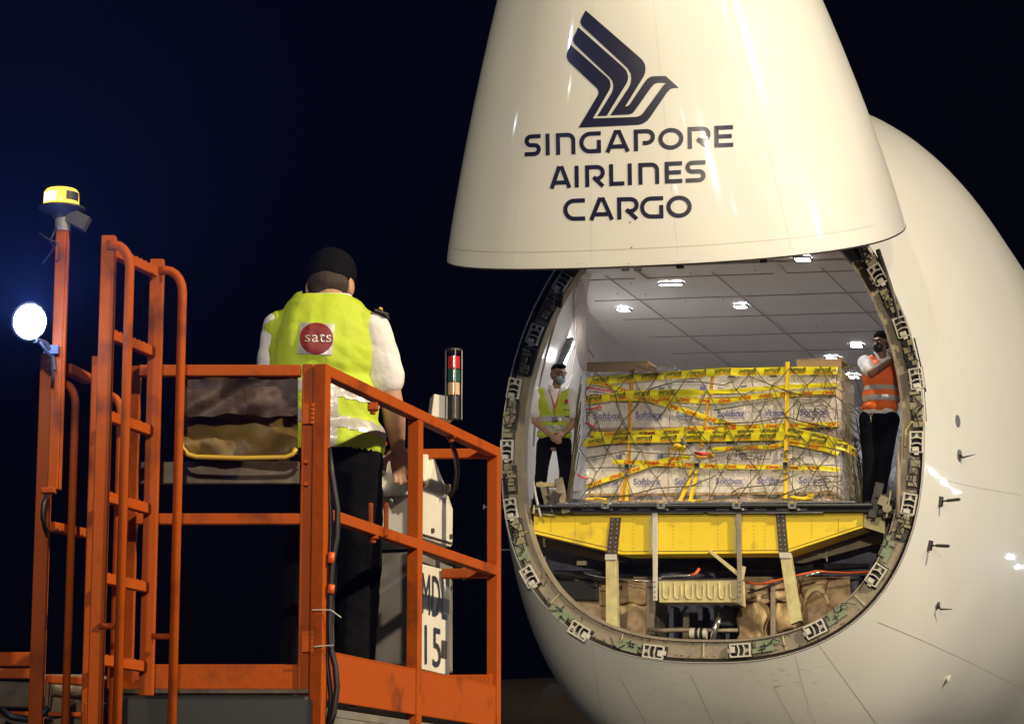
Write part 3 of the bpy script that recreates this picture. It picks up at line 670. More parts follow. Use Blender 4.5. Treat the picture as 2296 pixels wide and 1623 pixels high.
guide(1985, 1118, 1, 'dark', 'khaki'); guide(1240, 1108, -1, 'ring', 'dark')
gb = MB(); gb.beam(AP(1205, 1087, .2), AP(1246, 1087, .2), .05, .09, (0, 1, 0)); gb.beam(AP(1212, 1080, .15), AP(1232, 1140, .15), .03, .05, (0, 1, 0)); gb.beam(AP(1196, 1142, .1), AP(1244, 1148, .1), .05, .1)
gb.build('guide_bracket', 'beampale', AC, bevel=.004)

# ---- probes, vanes and ports on the fuselage side
FB = bvh_world(fo, FR)
def onskin(px, py, off=0):
    h = FB.ray_cast(Vector(CAM), Vector(ray(px, py))); n = np.array(INV.to_3x3() @ h[1]); p = loc(np.array(h[0])); r = np.array(INV.to_3x3() @ Vector(ray(px, py)))
    if n @ r > 0: n = -n
    return p + n * off, n
for (x, y) in ((2107, 1124), (2083, 1222)):
    p, n = onskin(x, y); o = MB().beam(p - n * .01, p + n * .035, .055, .115, (0, 0, 1)).build('air_probe', 'dark', AC, bevel=.006)
    q = AP(x + 46, y + (-5 if y < 1200 else 2), p[1] - .16); e = nrm(q - p)
    MB().tube([p + n * .03, p + e * .10, p + e * .115, q - e * .02, q], [.010, .010, .019, .019, .010], 8).build('probe_tube', 'ringdk', o, smooth=True)
for (x, y, r_, vn) in ((2147, 944, .075, 0), (2151, 1021, .075, 1), (2102, 1357, .05, 1)):
    p, n = onskin(x, y); o = MB().lathe([(r_, -.006), (r_ * .97, .006)], p, 22, n).build('sensor_disc', 'grey', AC)
    if vn: MB().tube([p + n * .005, p + n * .05 + np.array([0, -.03, -.03]), p + n * .16 + np.array([.03, .02, .01])], [.02, .012, .004], 8).build('sensor_vane', 'ringdk', o, smooth=True)
for (x, y) in ((2127, 1518),):
    p, n = onskin(x, y, .01); MB().beam(p - np.array([0, .08, .05]), p + np.array([0, .08, .05]), .03, .04).build('skin_cleat', 'latch', AC)
for (x, y) in ((1085, 1136), (1112, 1232)):          # probes on the far side, seen against the sky
    p = AP(x, y, 1.4); q = AP(x + 55, y + 1, 1.5); o = MB().tube([p, q], .010, 6).build('air_probe', 'grey', AC); MB().tube([p + np.array([0, 0, .03]), p - np.array([0, 0, .03])], .008, 6).build('probe_tube', 'grey', o)
# worn patch marks under the nose
pm = []
def line2(pts, t):
    v, f = stroke(pts, t); return v, f
for pts in ([(1548, 1512), (1600, 1623)], [(1735, 1540), (1780, 1623)], [(1735, 1540), (1752, 1536)], [(1393, 1525), (1450, 1623)], [(1832, 1440), (1895, 1525), (1965, 1622)], [(1968, 1394), (2060, 1432), (2170, 1482), (2294, 1545)], [(2110, 1075), (2200, 1095), (2290, 1110)]):
    v, f = line2(pts, 1.0); decal('access_panel_joint', 'seam', AC, FB, v, f, INV, .005, 12)
mk = []
for i in range(70):
    x, y = rng.uniform(1380, 1860), rng.uniform(1490, 1620); L_ = rng.uniform(3, 16); a = rng.uniform(-.6, .3)
    v, f = stroke([(x, y), (x + L_ * math.cos(a), y + L_ * math.sin(a))], rng.uniform(.4, .9)); n0 = len(mk)
    mk.append((v, f))
vv = []; ff = []
for v, f in mk: n0 = len(vv); vv += v; ff += [tuple(i + n0 for i in q) for q in f]
decal('scuff_marks', 'stain', AC, FB, vv, ff, INV, .004, 14)
# wing and engines far behind, starboard side
W = MB()
secs = []
wt_ = AP(1170, 1492, 15)
for k, (x, y, ch, th_) in enumerate(((-1.0, 13.4, 13, 2.3), (-6, 16.2, 10, 1.9), (-14, 24, 8, 1.3), (-26, 36, 4, .5))):
    z = wt_[2] - 1.15 + .06 * abs(x + 1); ring = []
    for i in range(24):
        a = 2 * PI * i / 24; ring.append((x, y + ch * .5 * (1 - math.cos(a)), z + th_ * .5 * math.sin(a) * (1 + .35 * math.cos(a))))
    secs.append(ring)
wg = W.grid(secs, True).build('wing', 'wing', AC, smooth=True)
h = bvh_world(wg, FR).ray_cast(Vector(CAM), Vector(ray(1243, 1560)))
pw = loc(np.array(h[0])) if h[0] else AP(1243, 1560, 15)
MB().lathe([(.24, -.03), (.20, .02), (.19, .2)], pw, 24, (0, 1, 0)).build('landing_lamp', 'dark', wg, smooth='auto')
for c in ((-13.5, 20.5, -3.9), (-22, 30, -3.0)):
    e = MB().lathe([(.95, 0), (1.12, .15), (1.25, 1.0), (1.2, 2.6), (.9, 3.6)], c, 32, (0, 1, 0)).build('engine_nacelle', 'wing', AC, smooth='auto')
    MB().lathe([(.9, -.004), (.9, .05)], (c[0], c[1] - .02, c[2]), 32, (0, 1, 0)).build('engine_intake', 'blackm', e)
    MB().beam((c[0], c[1] + 2, c[2] + 1.1), (c[0], c[1] + 5, c[2] + 1.7), .35, 1.0).build('engine_pylon', 'wing', e)
# ================================================================== CARGO ON THE SILL
def fthing(name, label, cat, base, group=None):
    return thing(name, label, cat, FR @ Matrix.Translation(Vector(base)), group)
def ftop(mb, name, m, base, label, cat, group=None, smooth=False, bevel=0, kind=None):
    o = mb.build(name, m, None, smooth, bevel, off=np.array(base)); o.matrix_world = FR @ Matrix.Translation(Vector(base))
    return tag(o, label, cat, group, kind)
zz_ = lambda y, s=.12: AP(1600, y, s)[2]
bx = [AP(x, 1075, .12)[0] for x in (1312, 1404, 1497, 1590, 1682, 1776, 1870)]
tiers = [(zz_(1105), zz_(1046)), (zz_(1045), zz_(983)), (zz_(956), zz_(894)), (zz_(893), zz_(834))]
# aircraft pallet sheet with black edge rail
pb = (0, 0, .03); P0 = fthing('cargo_pallet', 'thin flat metal pallet with black edge rail under the strapped load', 'pallet', pb)
mb = MB(); mb.box((-.13, .85, .045), (3.55, 1.7, .02)); mb.build('pallet_sheet', 'silver', P0, off=np.array(pb))
mb = MB(); mb.beam(AP(1200, 1135, -.01), AP(1956, 1132, -.01), .05, .036); mb.build('edge_rail', 'blackm', P0, off=np.array(pb), bevel=.004)
mb = MB(); mb.beam(AP(1202, 1133.5, -.045), AP(1954, 1130.5, -.045), .006, .010); mb.build('rail_highlight_strip', 'silver', P0, off=np.array(pb))
def wood(z0, z1, label, n=1):
    base = (-.06, .7, z0); t = fthing('wooden_skid', label, 'skid', base, 'wooden skids under the cartons')
    m = MB(); h = z1 - z0
    for y in (.16, .65, 1.15): m.box((-.06, y, z0 + h * .18), (bx[-1] - bx[0], .09, h * .3))
    m.build('bottom_board', 'wood', t, off=np.array(base))
    for y in (.16, .65, 1.15):
        for x in np.linspace(bx[0] + .08, bx[-1] - .08, 7): q = MB(); q.box((x, y, z0 + h * .52), (.13, .09, h * .38)); q.build('block', 'wood', t, off=np.array(base))
    m = MB(); m.box((-.06, .65, z0 + h * .87), (bx[-1] - bx[0] + .02, 1.12, h * .22)); m.build('deck_board', 'wood', t, off=np.array(base))
wood(tiers[0][0] - .105, tiers[0][0] - .002, 'pale wooden skid at the very bottom of the load, standing on the metal pallet')
wood(tiers[1][1] + .008, tiers[2][0] - .004, 'pale wooden skid halfway up the load, between the second and third carton tiers')
tn = ['bottom tier', 'second tier', 'third tier', 'top tier']; on = ['first', 'second', 'third', 'fourth', 'fifth', 'sixth']
def carton(x0, x1, y0, y1, z0, z1, label, word, side=0, wordx=None):
    base = ((x0 + x1) / 2, (y0 + y1) / 2, z0); B_ = np.array(base); dy = rng.uniform(0, .012)
    t = fthing('carton', label, 'carton', base, 'white cartons stacked under clear wrap')
    m = MB(); m.box(((x0 + x1) / 2, (y0 + y1) / 2 + dy, (z0 + z1) / 2), (x1 - x0 - .008, y1 - y0, z1 - z0 - .006), (0, 0, rng.uniform(-.006, .006)))
    m.build('carton_box', 'carton', t, off=B_, bevel=.008)
    f = y0 + dy - .004
    if word:
        v, fc = text2d('Softbox', .035, 0, 1.05); cx = wordx if wordx is not None else (x0 + x1) / 2; wd, hh = .33, .082; zc = z0 + (z1 - z0) * .46
        raw('printed_word', [(cx + (p[0] - .5) * wd - base[0], f - base[1], zc + (p[1] - .5) * hh - base[2]) for p in v], fc, 'blue', t)
        m = MB(); m.box((cx + .02, f, zc - hh * .68), (.30, .002, .006)); m.build('printed_line', 'blue', t, off=B_)
    else:
        m = MB(); m.prism([(base[0] - .03, f - .001, z1 - .03), (base[0] + .03, f - .001, z1 - .03), (base[0] + .05, f - .001, z1 - .075), (base[0] - .05, f - .001, z1 - .075)], (0, .003, 0)); m.build('hand_hole', 'ringdk', t, off=B_)
        m = MB()
        for k in (0, .03): m.beam((x0 + .09 + k, f, z0 + .06), (x0 + .09 + k, f, z0 + .13), .006, .003)
        m.box((x1 - .10, f, z0 + .12), (.07, .002, .05)); m.build('printed_arrows', 'blue', t, off=B_)
for k, (z0, z1) in enumerate(tiers):
    for i in range(6):
        carton(bx[i], bx[i + 1], .12, .62, z0, z1, f'white carton in the {tn[k]} of the netted load, {on[i]} from the left, front row', k in (0, 2))
    for sd, i, nm in ((0, 0, 'left'), (1, 5, 'right')):
        carton(bx[i], bx[i + 1], .635, 1.2, z0, z1, f'white carton behind the front row at the {nm} end of the {tn[k]}', False)
# cardboard corner caps on top
for x0, x1, y0, y1, lb in ((1316, 1452, 815, 831, 'brown cardboard cap along the top left edge of the load'), (1786, 1886, 808, 826, 'brown cardboard cap along the top right edge of the load')):
    a, b = AP(x0, y0, .10), AP(x1, y1, .10); m = MB(); base = ((a[0] + b[0]) / 2, .1, b[2])
    m.box(((a[0] + b[0]) / 2, .108, (a[2] + b[2]) / 2), (b[0] - a[0], .012, a[2] - b[2])); m.box(((a[0] + b[0]) / 2, .40, a[2] + .008), (b[0] - a[0], .6, .012))
    ftop(m, 'cardboard_sheet', 'board', base, lb, 'cardboard')
m = MB(); m.beam(AP(1425, 818, .03), AP(1485, 837, .03), .03, .07, (0, 1, 0)); ftop(m, 'cardboard_strip', 'board', AP(1455, 828, .03), 'loose slanting cardboard strip lying across the top left of the load', 'cardboard')
# loose white plastic on top
rows = []
for j in range(9):
    row = []
    for i in range(15):
        x = AP(1460, 830, .1)[0] + (i / 14) * .62; y = .09 + .5 * j / 8
        z = tiers[3][1] + .01 + .10 * max(0, 1 - abs(i / 14 - .25) * 2.4) * (1 - .5 * j / 8) + .015 * math.sin(i * 2.1 + j)
        row.append((x, y, z))
    rows.append(row)
ftop(MB().grid(rows), 'plastic_sheet', 'film2', rows[0][7], 'crumpled milky plastic sheet bulging on top of the load', 'plastic sheet', smooth=True)
# clear film round the load
rows = []
for j in range(31):
    z = .06 + (tiers[3][1] - .04) * j / 30; row = []
    fl_ = .09 * (1 - j / 30) ** 1.5
    path = [(bx[0] - .03 - fl_ * .6, 1.2), (bx[0] - .03 - fl_ * .6, .10), (bx[-1] + .04 + fl_, .10), (bx[-1] + .06 + fl_, 1.2)]
    for a, b, n in ((path[0], path[1], 14), (path[1], path[2], 80), (path[2], path[3], 14)):
        for i in range(n):
            t = i / n; x = a[0] + (b[0] - a[0]) * t; y = a[1] + (b[1] - a[1]) * t
            d = .010 * math.sin(x * 23 + z * 9 + 2 * math.sin(z * 7)) + .008 * math.sin(z * 31 + x * 8) + .006 * math.sin(x * 51 - z * 17)
            if n == 80: y += d
            else: x += d * 1.4
            row.append((x, y, z))
    row.append((path[3][0], 1.2, z)); rows.append(row)
ftop(MB().grid(rows), 'plastic_wrap', 'film', (0, .1, .05), 'clear crinkled plastic film wrapped around the whole carton load', 'plastic wrap', smooth=True)
# ribbons ------------------------------------------------------------
CL = loc(CAM)
class Rib:
    def __init__(s, pts, vertical=False):
        s.p = [np.array(p) for p in pts]; s.L = [0]
        for a, b in zip(s.p, s.p[1:]): s.L.append(s.L[-1] + np.linalg.norm(b - a))
        s.v = vertical; s.tot = s.L[-1]; s.wi = None
    def at(s, u, v, off=0):
        u = min(max(u, 0), s.tot); k = min(max(int(np.searchsorted(s.L, u)) - 1, 0), len(s.p) - 2)
        t = (u - s.L[k]) / (s.L[k + 1] - s.L[k]); p = s.p[k] + (s.p[k + 1] - s.p[k]) * t; d = nrm(s.p[k + 1] - s.p[k])
        if s.v: up = np.array([1, 0, 0.]) - d * d[0]
        else: up = np.array([0, 0, 1.]) - d * d[2]
        up = nrm(up); n = np.cross(d, up); n = n if n @ (CL - p) > 0 else -n
        return p + up * v + n * off
def ribbon(name, pts, width, m, label, cat, group=None, word=None, col='blk', gap=.30, wlen=.20, vertical=False, flipw=False, twist=0, under=False, phase=0):
    r = Rib(pts, vertical); base = r.p[len(r.p) // 2]; B_ = np.array(base)
    us = sorted(set(list(r.L) + list(np.linspace(0, r.tot, max(3, int(r.tot / .05))))))
    wf = (lambda u: width) if not callable(width) else width
    ripple = lambda u: .004 * math.sin(u * 13 + phase * 9)
    f_ = [[r.at(u, wf(u) * v, ripple(u) + .003 * math.cos(v * 6 + u * 9)) for v in (-.5, -.25, 0, .25, .5)] for u in us]
    t = fthing(name, label, cat, base, group)
    MB().grid(f_).build(name.split('_')[-1] + '_band', m, t, smooth=True, off=B_)
    if word:
        v, fc = text2d(word, .03, .35, 1.0); vv, ff = [], []; u = .06 + phase; k = 0
        u_v, u_f = [], []
        while u + wlen < r.tot:
            wd = wf(u); hh = wd * (.50 if under else .66); n0 = len(vv)
            for p in v:
                q = (p - .5) * (-1 if flipw else 1); vv.append(r.at(u + wlen / 2 + q[0] * wlen, q[1] * hh + (.04 * wd if under else 0), .009) - B_)
            ff += [tuple(i + n0 for i in q) for q in fc]
            if under:
                n1 = len(u_v)
                for a, b in ((0, -.36), (1, -.36), (1, -.29), (0, -.29)): u_v.append(r.at(u + a * wlen, (b if not flipw else -b) * wd, .009) - B_)
                u_f.append((n1, n1 + 1, n1 + 2, n1 + 3))
                n0 = len(vv)   # little rider mark above the last letters
                for a, b in ((.86, .24), (.92, .26), (1.0, .24), (.97, .40), (.94, .50), (.90, .40)): vv.append(r.at(u + a * wlen, (b if not flipw else -b) * wd, .009) - B_)
                ff.append(tuple(range(n0, n0 + 6)))
            u += gap; k += 1
        raw('printed_lettering', [tuple(p) for p in vv], ff, col, t)
        if under: raw('printed_underline', [tuple(p) for p in u_v], u_f, 'red', t)
    return t
def W5(x, y): return ((1730 + x / 3.381) / 1.35, (1060 + y / 3.381) / 1.35)
def W6(x, y): return ((2160 + x / 3.381) / 1.35, (1060 + y / 3.381) / 1.35)
def apx(pp, s, s2=None):
    out = []
    for q in pp: out.append(AP(q[0], q[1], q[2] if len(q) > 2 else s))
    return out
G = 'yellow printed tapes round the load'
ribbon('warning_tape', apx([W5(155, 318), W5(400, 300), W5(800, 270), W5(1200, 243), W5(1580, 216), W6(300, 222), W6(700, 210), W6(1265, 208), W6(1330, 250) + (.5,), W6(1400, 330) + (1.0,)], .035), .092, 'tape', 'highest yellow tape with black wording, just under the top edge of the load', 'tape', G, 'SWIFTRIDER', 'blk', .295, .197, under=True, phase=.02)
ribbon('warning_tape', apx([W5(140, 512), W5(400, 480), W5(620, 452), W5(900, 440), W5(1300, 434)], .035), .092, 'tape', 'second yellow tape from the top with black wording, left half of the load', 'tape', G, 'SWIFTRIDER', 'blk', .295, .197, under=True, phase=-.05)
ribbon('warning_tape', apx([W5(1290, 434), W5(1590, 420), W6(640, 382), W6(1000, 362), W6(1255, 352), W6(1340, 410) + (.6,)], .035), .052, 'tape', 'narrow folded yellow tape in the upper right of the load', 'tape', G)
ribbon('warning_tape', apx([W5(400, 492), W5(700, 492), W5(1050, 503), W5(1400, 520), W5(1590, 515), W6(300, 485), W6(700, 452), W6(1000, 440), W6(1250, 432), W6(1340, 500) + (.6,)], .045), .060, 'tape', 'upper yellow tape with red wording, sagging across the middle of the third tier', 'tape', G, 'DHL', 'red', .243, .150, phase=.04)
ribbon('warning_tape', apx([W5(740, 478), W5(880, 525), W5(1050, 582), W5(1250, 648), W5(1450, 712), W5(1590, 748), W6(230, 785), W6(300, 800)], .040), .062, 'tape', 'diagonal yellow tape with red wording, running down to the right from the upper left', 'tape', G, 'DHL', 'red', .243, .150)
ribbon('warning_tape', apx([W5(265, 325), W5(400, 370), W5(560, 425), W5(640, 470)], .045), .06, 'tape', 'short diagonal yellow tape between the two top tapes at the left end', 'tape', G, 'DHL', 'red', .243, .150)
ribbon('warning_tape', apx([W5(200, 855), W5(330, 860), W5(800, 850), W5(1180, 803), W5(1580, 795), W6(450, 779), W6(900, 768), W6(1260, 758), W6(1340, 735) + (.6,)], .045), .060, 'tape', 'yellow tape with red wording just above the halfway skid', 'tape', G, 'DHL', 'red', .243, .150, phase=.1)
ribbon('warning_tape', apx([W5(230, 885), W5(420, 860), W5(700, 848), W5(1100, 835), W5(1590, 845), W6(500, 822), W6(800, 815), W6(1050, 868), W6(1300, 935), W6(1430, 1000) + (.4,)], .038), .062, 'tape', 'folded yellow tape with upside down black wording along the middle of the load', 'tape', G, 'SWIFTRIDER', 'blk', .295, .197, flipw=True, phase=.2)
ribbon('warning_tape', apx([W5(120, 952), W5(300, 925), W5(500, 908), W5(900, 903), W5(1300, 893), W5(1590, 890), W6(300, 884), W6(720, 880), W6(950, 915), W6(1200, 955), W6(1340, 985), W6(1470, 1055) + (.4,)], .030), .092, 'tape', 'broad yellow tape with black wording across the middle, drooping at its right end', 'tape', G, 'SWIFTRIDER', 'blk', .295, .197, under=True, phase=.0)
ribbon('warning_tape', apx([W5(420, 1140), W5(800, 1150), W5(950, 1163), W5(1300, 1178), W5(1590, 1190), W6(300, 1190), W6(700, 1196), W6(1100, 1204), W6(1290, 1222)], .045), .056, 'tape', 'lowest level yellow tape with red wording, above the bottom tier', 'tape', G, 'DHL', 'red', .243, .150, phase=.08)
ribbon('warning_tape', apx([W5(150, 1392), W5(330, 1330), W5(550, 1258), W5(800, 1170), W5(1000, 1120), W5(1210, 1090)], .040), .058, 'tape', 'yellow tape with red wording rising from the lower left corner of the load', 'tape', G, 'DHL', 'red', .243, .150)
ribbon('warning_tape', apx([W5(1440, 1020), W6(30, 1010), W6(330, 1000), W6(620, 985), W6(760, 940), W6(900, 965), W6(1130, 1010), W6(1280, 1060)], .045), .050, 'tape', 'yellow tape with red wording below the broad tape on the right', 'tape', G, 'DHL', 'red', .243, .150, phase=.1)
SG = 'yellow webbing straps over the load'
def wv(*a): return apx(a, .06)
s1 = ribbon('webbing_strap', apx([W6(757, 118), W6(752, 500), W6(745, 900), W6(740, 1200), W6(735, 1515)], .026), .050, 'strap', 'bright yellow vertical strap on the right of the load, full height', 'strap', SG, vertical=True)
ribbon('webbing_strap', apx([W5(625, 190), W5(612, 380), W5(598, 700), W5(590, 1000), W5(583, 1190)], .05), .045, 'ostrap', 'dull amber vertical strap on the left of the load', 'strap', SG, vertical=True)
ribbon('webbing_strap', apx([W5(575, 1190), W5(568, 1300), W5(530, 1400), W5(500, 1540)], .028), .050, 'ostrap', 'strap tail hanging to the pallet below the left buckle', 'strap', SG, vertical=True)
ribbon('webbing_strap', apx([W5(560, 1290), W5(572, 1400), W5(565, 1540)], .032), .045, 'strap', 'yellow strap end below the left buckle, behind the amber tail', 'strap', SG, vertical=True)
ribbon('webbing_strap', apx([W5(1450, 250), W5(1425, 420), W5(1390, 620), W5(1350, 820), W5(1325, 1000)], .047), .042, 'ostrap', 'amber strap slanting down through the middle of the load', 'strap', SG, vertical=True)
ribbon('webbing_strap', apx([W5(1300, 1170), W5(1260, 1350), W5(1215, 1545)], .028), .048, 'strap', 'bright yellow strap below the middle buckle, right of a pair', 'strap', SG, vertical=True)
ribbon('webbing_strap', apx([W5(1240, 1180), W5(1190, 1380), W5(1110, 1540)], .034), .045, 'strap', 'yellow strap slanting out left below the middle buckle', 'strap', SG, vertical=True)
for c, lb in ((W5(570, 1235), 'metal ratchet buckle on the left amber strap'), (W5(1285, 1225), 'metal ratchet buckle on the middle yellow strap'), (W6(738, 1215), 'flat ladder buckle on the full height right strap')):
    b = AP(c[0], c[1], .012); t = fthing('strap_buckle', lb, 'buckle', b, 'buckles on the straps')
    m = MB()
    for sx in (-.028, .028): m.box((sx, 0, 0), (.008, .02, .15))
    m.build('buckle_plate', 'grey', t)
    m = MB(); m.tube([(-.03, -.01, .03), (.03, -.01, .03)], .009, 8); m.build('buckle_drum', 'silver', t); m = MB(); m.tube([(-.03, -.01, -.05), (.03, -.01, -.05)], .007, 8); m.build('buckle_bar', 'silver', t)
    m = MB(); m.box((0, -.02, .055), (.05, .012, .05), (.4, 0, 0)); m.build('buckle_handle', 'dark', t, bevel=.004)
def coil(name, cx, cy, s, label, m, n=26, sx=.14, sz=.06, width=.035, cat='strap'):
    c = AP(cx, cy, s); ph = rng.uniform(0, 6, 3); rows = []
    for i in range(n * 3):
        t = i / (n * 3) * n * .55; p = np.array([sx * math.sin(t * 1.3 + ph[0]) * (.5 + .5 * math.sin(t * .37)), .03 * math.sin(t * 2.1), sz * math.sin(t * 2.3 + ph[1]) * (.6 + .4 * math.cos(t * .7))])
        rows.append([c + p + np.array([0, 0, -width / 2]), c + p + np.array([.01 * math.sin(t), -.01, 0]), c + p + np.array([.01, .0, width / 2])])
    return ftop(MB().grid(rows), name, m, c, label, cat, smooth=True)
coil('strap_bundle', *W5(1090, 1000), .0, 'crumpled bundle of yellow strap knotted at the middle of the load', 'strap', 14, .10, .055)
coil('strap_bundle', *W5(1370, 1080), .0, 'tangle of olive and yellow strap to the right of the knotted bundle', 'ostrap', 14, .12, .035)
coil('strap_bundle', *W6(910, 1505), -.005, 'loose yellow strap loops lying on the pallet at the lower right', 'strap', 12, .15, .03, .03)
coil('strap_bundle', *W5(1270, 1535), -.005, 'small yellow strap coil lying on the pallet below the middle straps', 'strap', 8, .08, .018, .02)
coil('strap_bundle', *W5(260, 1520), -.005, 'flat yellow strap folds lying on the pallet at the lower left', 'strap', 10, .13, .018, .02)
b = AP(*W5(1150, 940), -.02); t = fthing('strap_hook', 'dark metal hook standing out of the knotted yellow bundle', 'hook', b)
m = MB(); m.box((0, 0, 0), (.035, .02, .11), (0, -.6, 0)); m.build('hook_plate', 'grey', t, bevel=.004); m = MB(); m.tube([(.03, 0, -.04), (.06, -.02, -.07), (.08, 0, -.05)], .008, 6); m.build('hook_tip', 'dark', t)
m = MB(); m.tube([AP(*W5(1260, 1045), -.01), AP(*W5(1330, 1060), -.03), AP(*W5(1400, 1058), -.01)], [.012, .02, .012], 8); ftop(m, 'red_sleeve', 'redcord', AP(*W5(1330, 1060), -.02), 'short red sleeve in the tangle at the middle of the load', 'sleeve', smooth=True)
# red elastic cords on the left edge
for pl, lb in (([W5(150, 380), W5(290, 400), W5(430, 430)], 'long red elastic cord below the top tape at the left edge'), ([W5(145, 610), W5(230, 595), W5(310, 580), W5(290, 555)], 'looped red elastic cord at the left edge beside the third tier'), ([W5(140, 740), W5(200, 765), W5(255, 790)], 'short red elastic cord at the left edge near the halfway skid'), ([W5(60, 1270), W5(110, 1300), W5(170, 1315)], 'red elastic cord low on the left edge of the load')):
    m = MB(); m.tube(apx(pl, .01), .010, 6); ftop(m, 'elastic_cord', 'redcord', AP(*pl[0], .01), lb, 'cord', 'red elastic cords', smooth=True)
# diamond net
net = MB(); ys = .018
xs0, xs1 = bx[0] - .05, bx[-1] + .06
def fy(x, z): return ys + .008 * math.sin(x * 9 + z * 7)
nx, nz = 8, 5; node = {}
for j in range(nz + 1):
    for i in range(nx + 1):
        x = xs0 + (xs1 - xs0) * (i + (.5 if j % 2 else 0)) / nx + rng.uniform(-.05, .05); z = .06 + 1.62 * j / nz + rng.uniform(-.04, .04) + (.03 * math.sin(x * 2.2))
        x = min(max(x, xs0), xs1); node[i, j] = np.array([x, fy(x, z), min(z, tiers[3][1] + .02)])
def cord(a, b, sag=None, r=.0058, jit=.0):
    sag = rng.uniform(-.01, .05) if sag is None else sag
    pts = []
    for k in range(7):
        t = k / 6; p = a + (b - a) * t; p = p + np.array([jit * math.sin(t * 9 + a[0] * 7), -.004, -sag * 4 * t * (1 - t) + jit * math.sin(t * 7 + a[2] * 5)]); pts.append(p)
    net.tube(pts, r, 5)
for j in range(nz):
    for i in range(nx + 1):
        a = node[i, j]
        for di in ((0, 1) if j % 2 else (-1, 0)):
            if (i + di, j + 1) in node and rng.random() < (.95 if i > 4 or j < 2 else .8): cord(a, node[i + di, j + 1])
for i in range(0, nx): cord(node[i, 0], node[i + 1, 0], .0)
# long loose main ropes read from the photograph
for pl in ([W5(160, 1100), W5(350, 1070), W5(560, 1030), W5(850, 1055), W5(1210, 1070), W5(1560, 1045), W6(200, 1010), W6(500, 940)],
           [W5(800, 400), W5(1060, 320), W5(1310, 322), W5(1560, 358), W6(160, 330), W6(270, 262)], [W6(0, 615), W6(280, 570), W6(610, 515)], [W6(0, 450), W6(330, 450), W6(420, 400)],
           [W6(0, 755), W6(430, 735), W6(760, 682), W6(860, 718), W6(1200, 790), W6(1370, 920)], [W6(180, 1460), W6(260, 1410), W6(620, 1370), W6(870, 1260)],
           [W5(330, 1500), W5(600, 1480), W5(870, 1410), W5(1220, 1390), W5(1490, 1275)], [W6(600, 1520), W6(800, 1440), W6(1000, 1380)],
           [W6(700, 395), W6(860, 450), W6(1250, 460), W6(1330, 545)], [W6(850, 710), W6(890, 550), W6(1000, 545), W6(1100, 490), W6(1200, 580)], [W6(350, 262), W6(620, 365), W6(830, 455), W6(900, 560), W6(1030, 715)]):
    net.tube(apx(pl, .010), .0075, 6)
# slack bunches
def squig(cx, cy, w_, h_, n, k, s=.005):
    for q in range(n):
        a = np.array([rng.uniform(-.5, .5) * w_, rng.uniform(-.5, .5) * h_]); pts = []
        ang = rng.uniform(0, 6.28)
        for i in range(k):
            pts.append((cx + a[0], cy + a[1])); ang += rng.uniform(-1.1, 1.1); a = a + np.array([math.cos(ang), math.sin(ang) * .7]) * rng.uniform(5, 12); a = np.clip(a, [-.5 * w_, -.5 * h_], [.5 * w_, .5 * h_])
        net.tube(apx(pts, s + rng.uniform(-.01, .01)), .0058, 5)
squig(1668, 1018, 120, 22, 9, 8); squig(1800, 1035, 80, 50, 6, 8); squig(1865, 1092, 80, 50, 12, 8); squig(1855, 930, 60, 60, 5, 7); squig(1332, 950, 34, 130, 7, 8); squig(1330, 1095, 36, 50, 6, 7); squig(1870, 850, 40, 40, 3, 6)
# side net spreading to the pallet edge
for k in range(15):
    y0 = rng.uniform(.1, 1.15); y1 = min(1.3, y0 + rng.uniform(-.3, .4)); zt = rng.uniform(.5, 1.6); xo = bx[-1] + .08
    a = np.array([xo, y0, zt]); b_ = np.array([xo + .02 + .22 * rng.uniform(.3, 1), max(.0, y1 - .3), .07]); mid = (a + b_) / 2 + np.array([.04, 0, -.05]); net.tube([a, mid, b_], .0065, 5)
for k in range(12):
    z = rng.uniform(.1, 1.6); xo = bx[-1] + .09 + .10 * (1 - z / 1.7) ** 2; net.tube([(xo, .05, z), (xo + .01, .5, z + rng.uniform(-.2, .2)), (xo, 1.15, z + rng.uniform(-.25, .25))], .006, 5)
for k in range(10):
    zt = rng.uniform(.3, 1.6); xo = bx[0] - .06; net.tube([(xo, .05, zt), (xo - .03, .05, zt - .2), (xo - .05 - rng.uniform(0, .1), .03, .07)], .007, 5)
ftop(net, 'cargo_net', 'cord', (0, 0, .06), 'dark olive rope net drawn over the wrapped cartons, slack at the lower right', 'net', smooth=True)
# second wrapped load further inside, seen past the right-hand worker
def lump(name, x0, x1, y0, y1, z0, z1, m, label):
    base = ((x0 + x1) / 2, (y0 + y1) / 2, z0); bm = bmesh.new(); bmesh.ops.create_cube(bm, size=1); bmesh.ops.scale(bm, vec=(x1 - x0, y1 - y0, z1 - z0), verts=bm.verts)
    bmesh.ops.subdivide_edges(bm, edges=bm.edges, cuts=14, use_grid_fill=True); ph = rng.uniform(0, 6, 4)
    for v in bm.verts:
        c = v.co.copy(); d = .03 * math.sin(c.z * 9 + ph[0] + 2 * math.sin(c.x * 4)) + .02 * math.sin(c.x * 17 + c.z * 6 + ph[1]) + .015 * math.sin(c.z * 27 + c.x * 9); v.co += Vector((d, d * 1.2, d)); v.co.z += (z1 - z0) / 2
    me = bpy.data.meshes.new(name); bm.to_mesh(me); bm.free(); me.materials.append(M[m])
    for p in me.polygons: p.use_smooth = True
    o = bpy.data.objects.new(name, me); COL.objects.link(o); o.matrix_world = FR @ Matrix.Translation(Vector(base)); tag(o, label, 'wrapped load'); return o
lump('wrapped_load', .95, 2.15, 2.6, 4.2, .05, 1.58, 'film2', 'second load under milky plastic, deeper in the hold behind the worker in orange')
lump('wrapped_load', 1.35, 2.25, 1.75, 2.4, .05, .62, 'film2', 'low wrapped bundle on the hold floor behind the legs of the worker in orange')
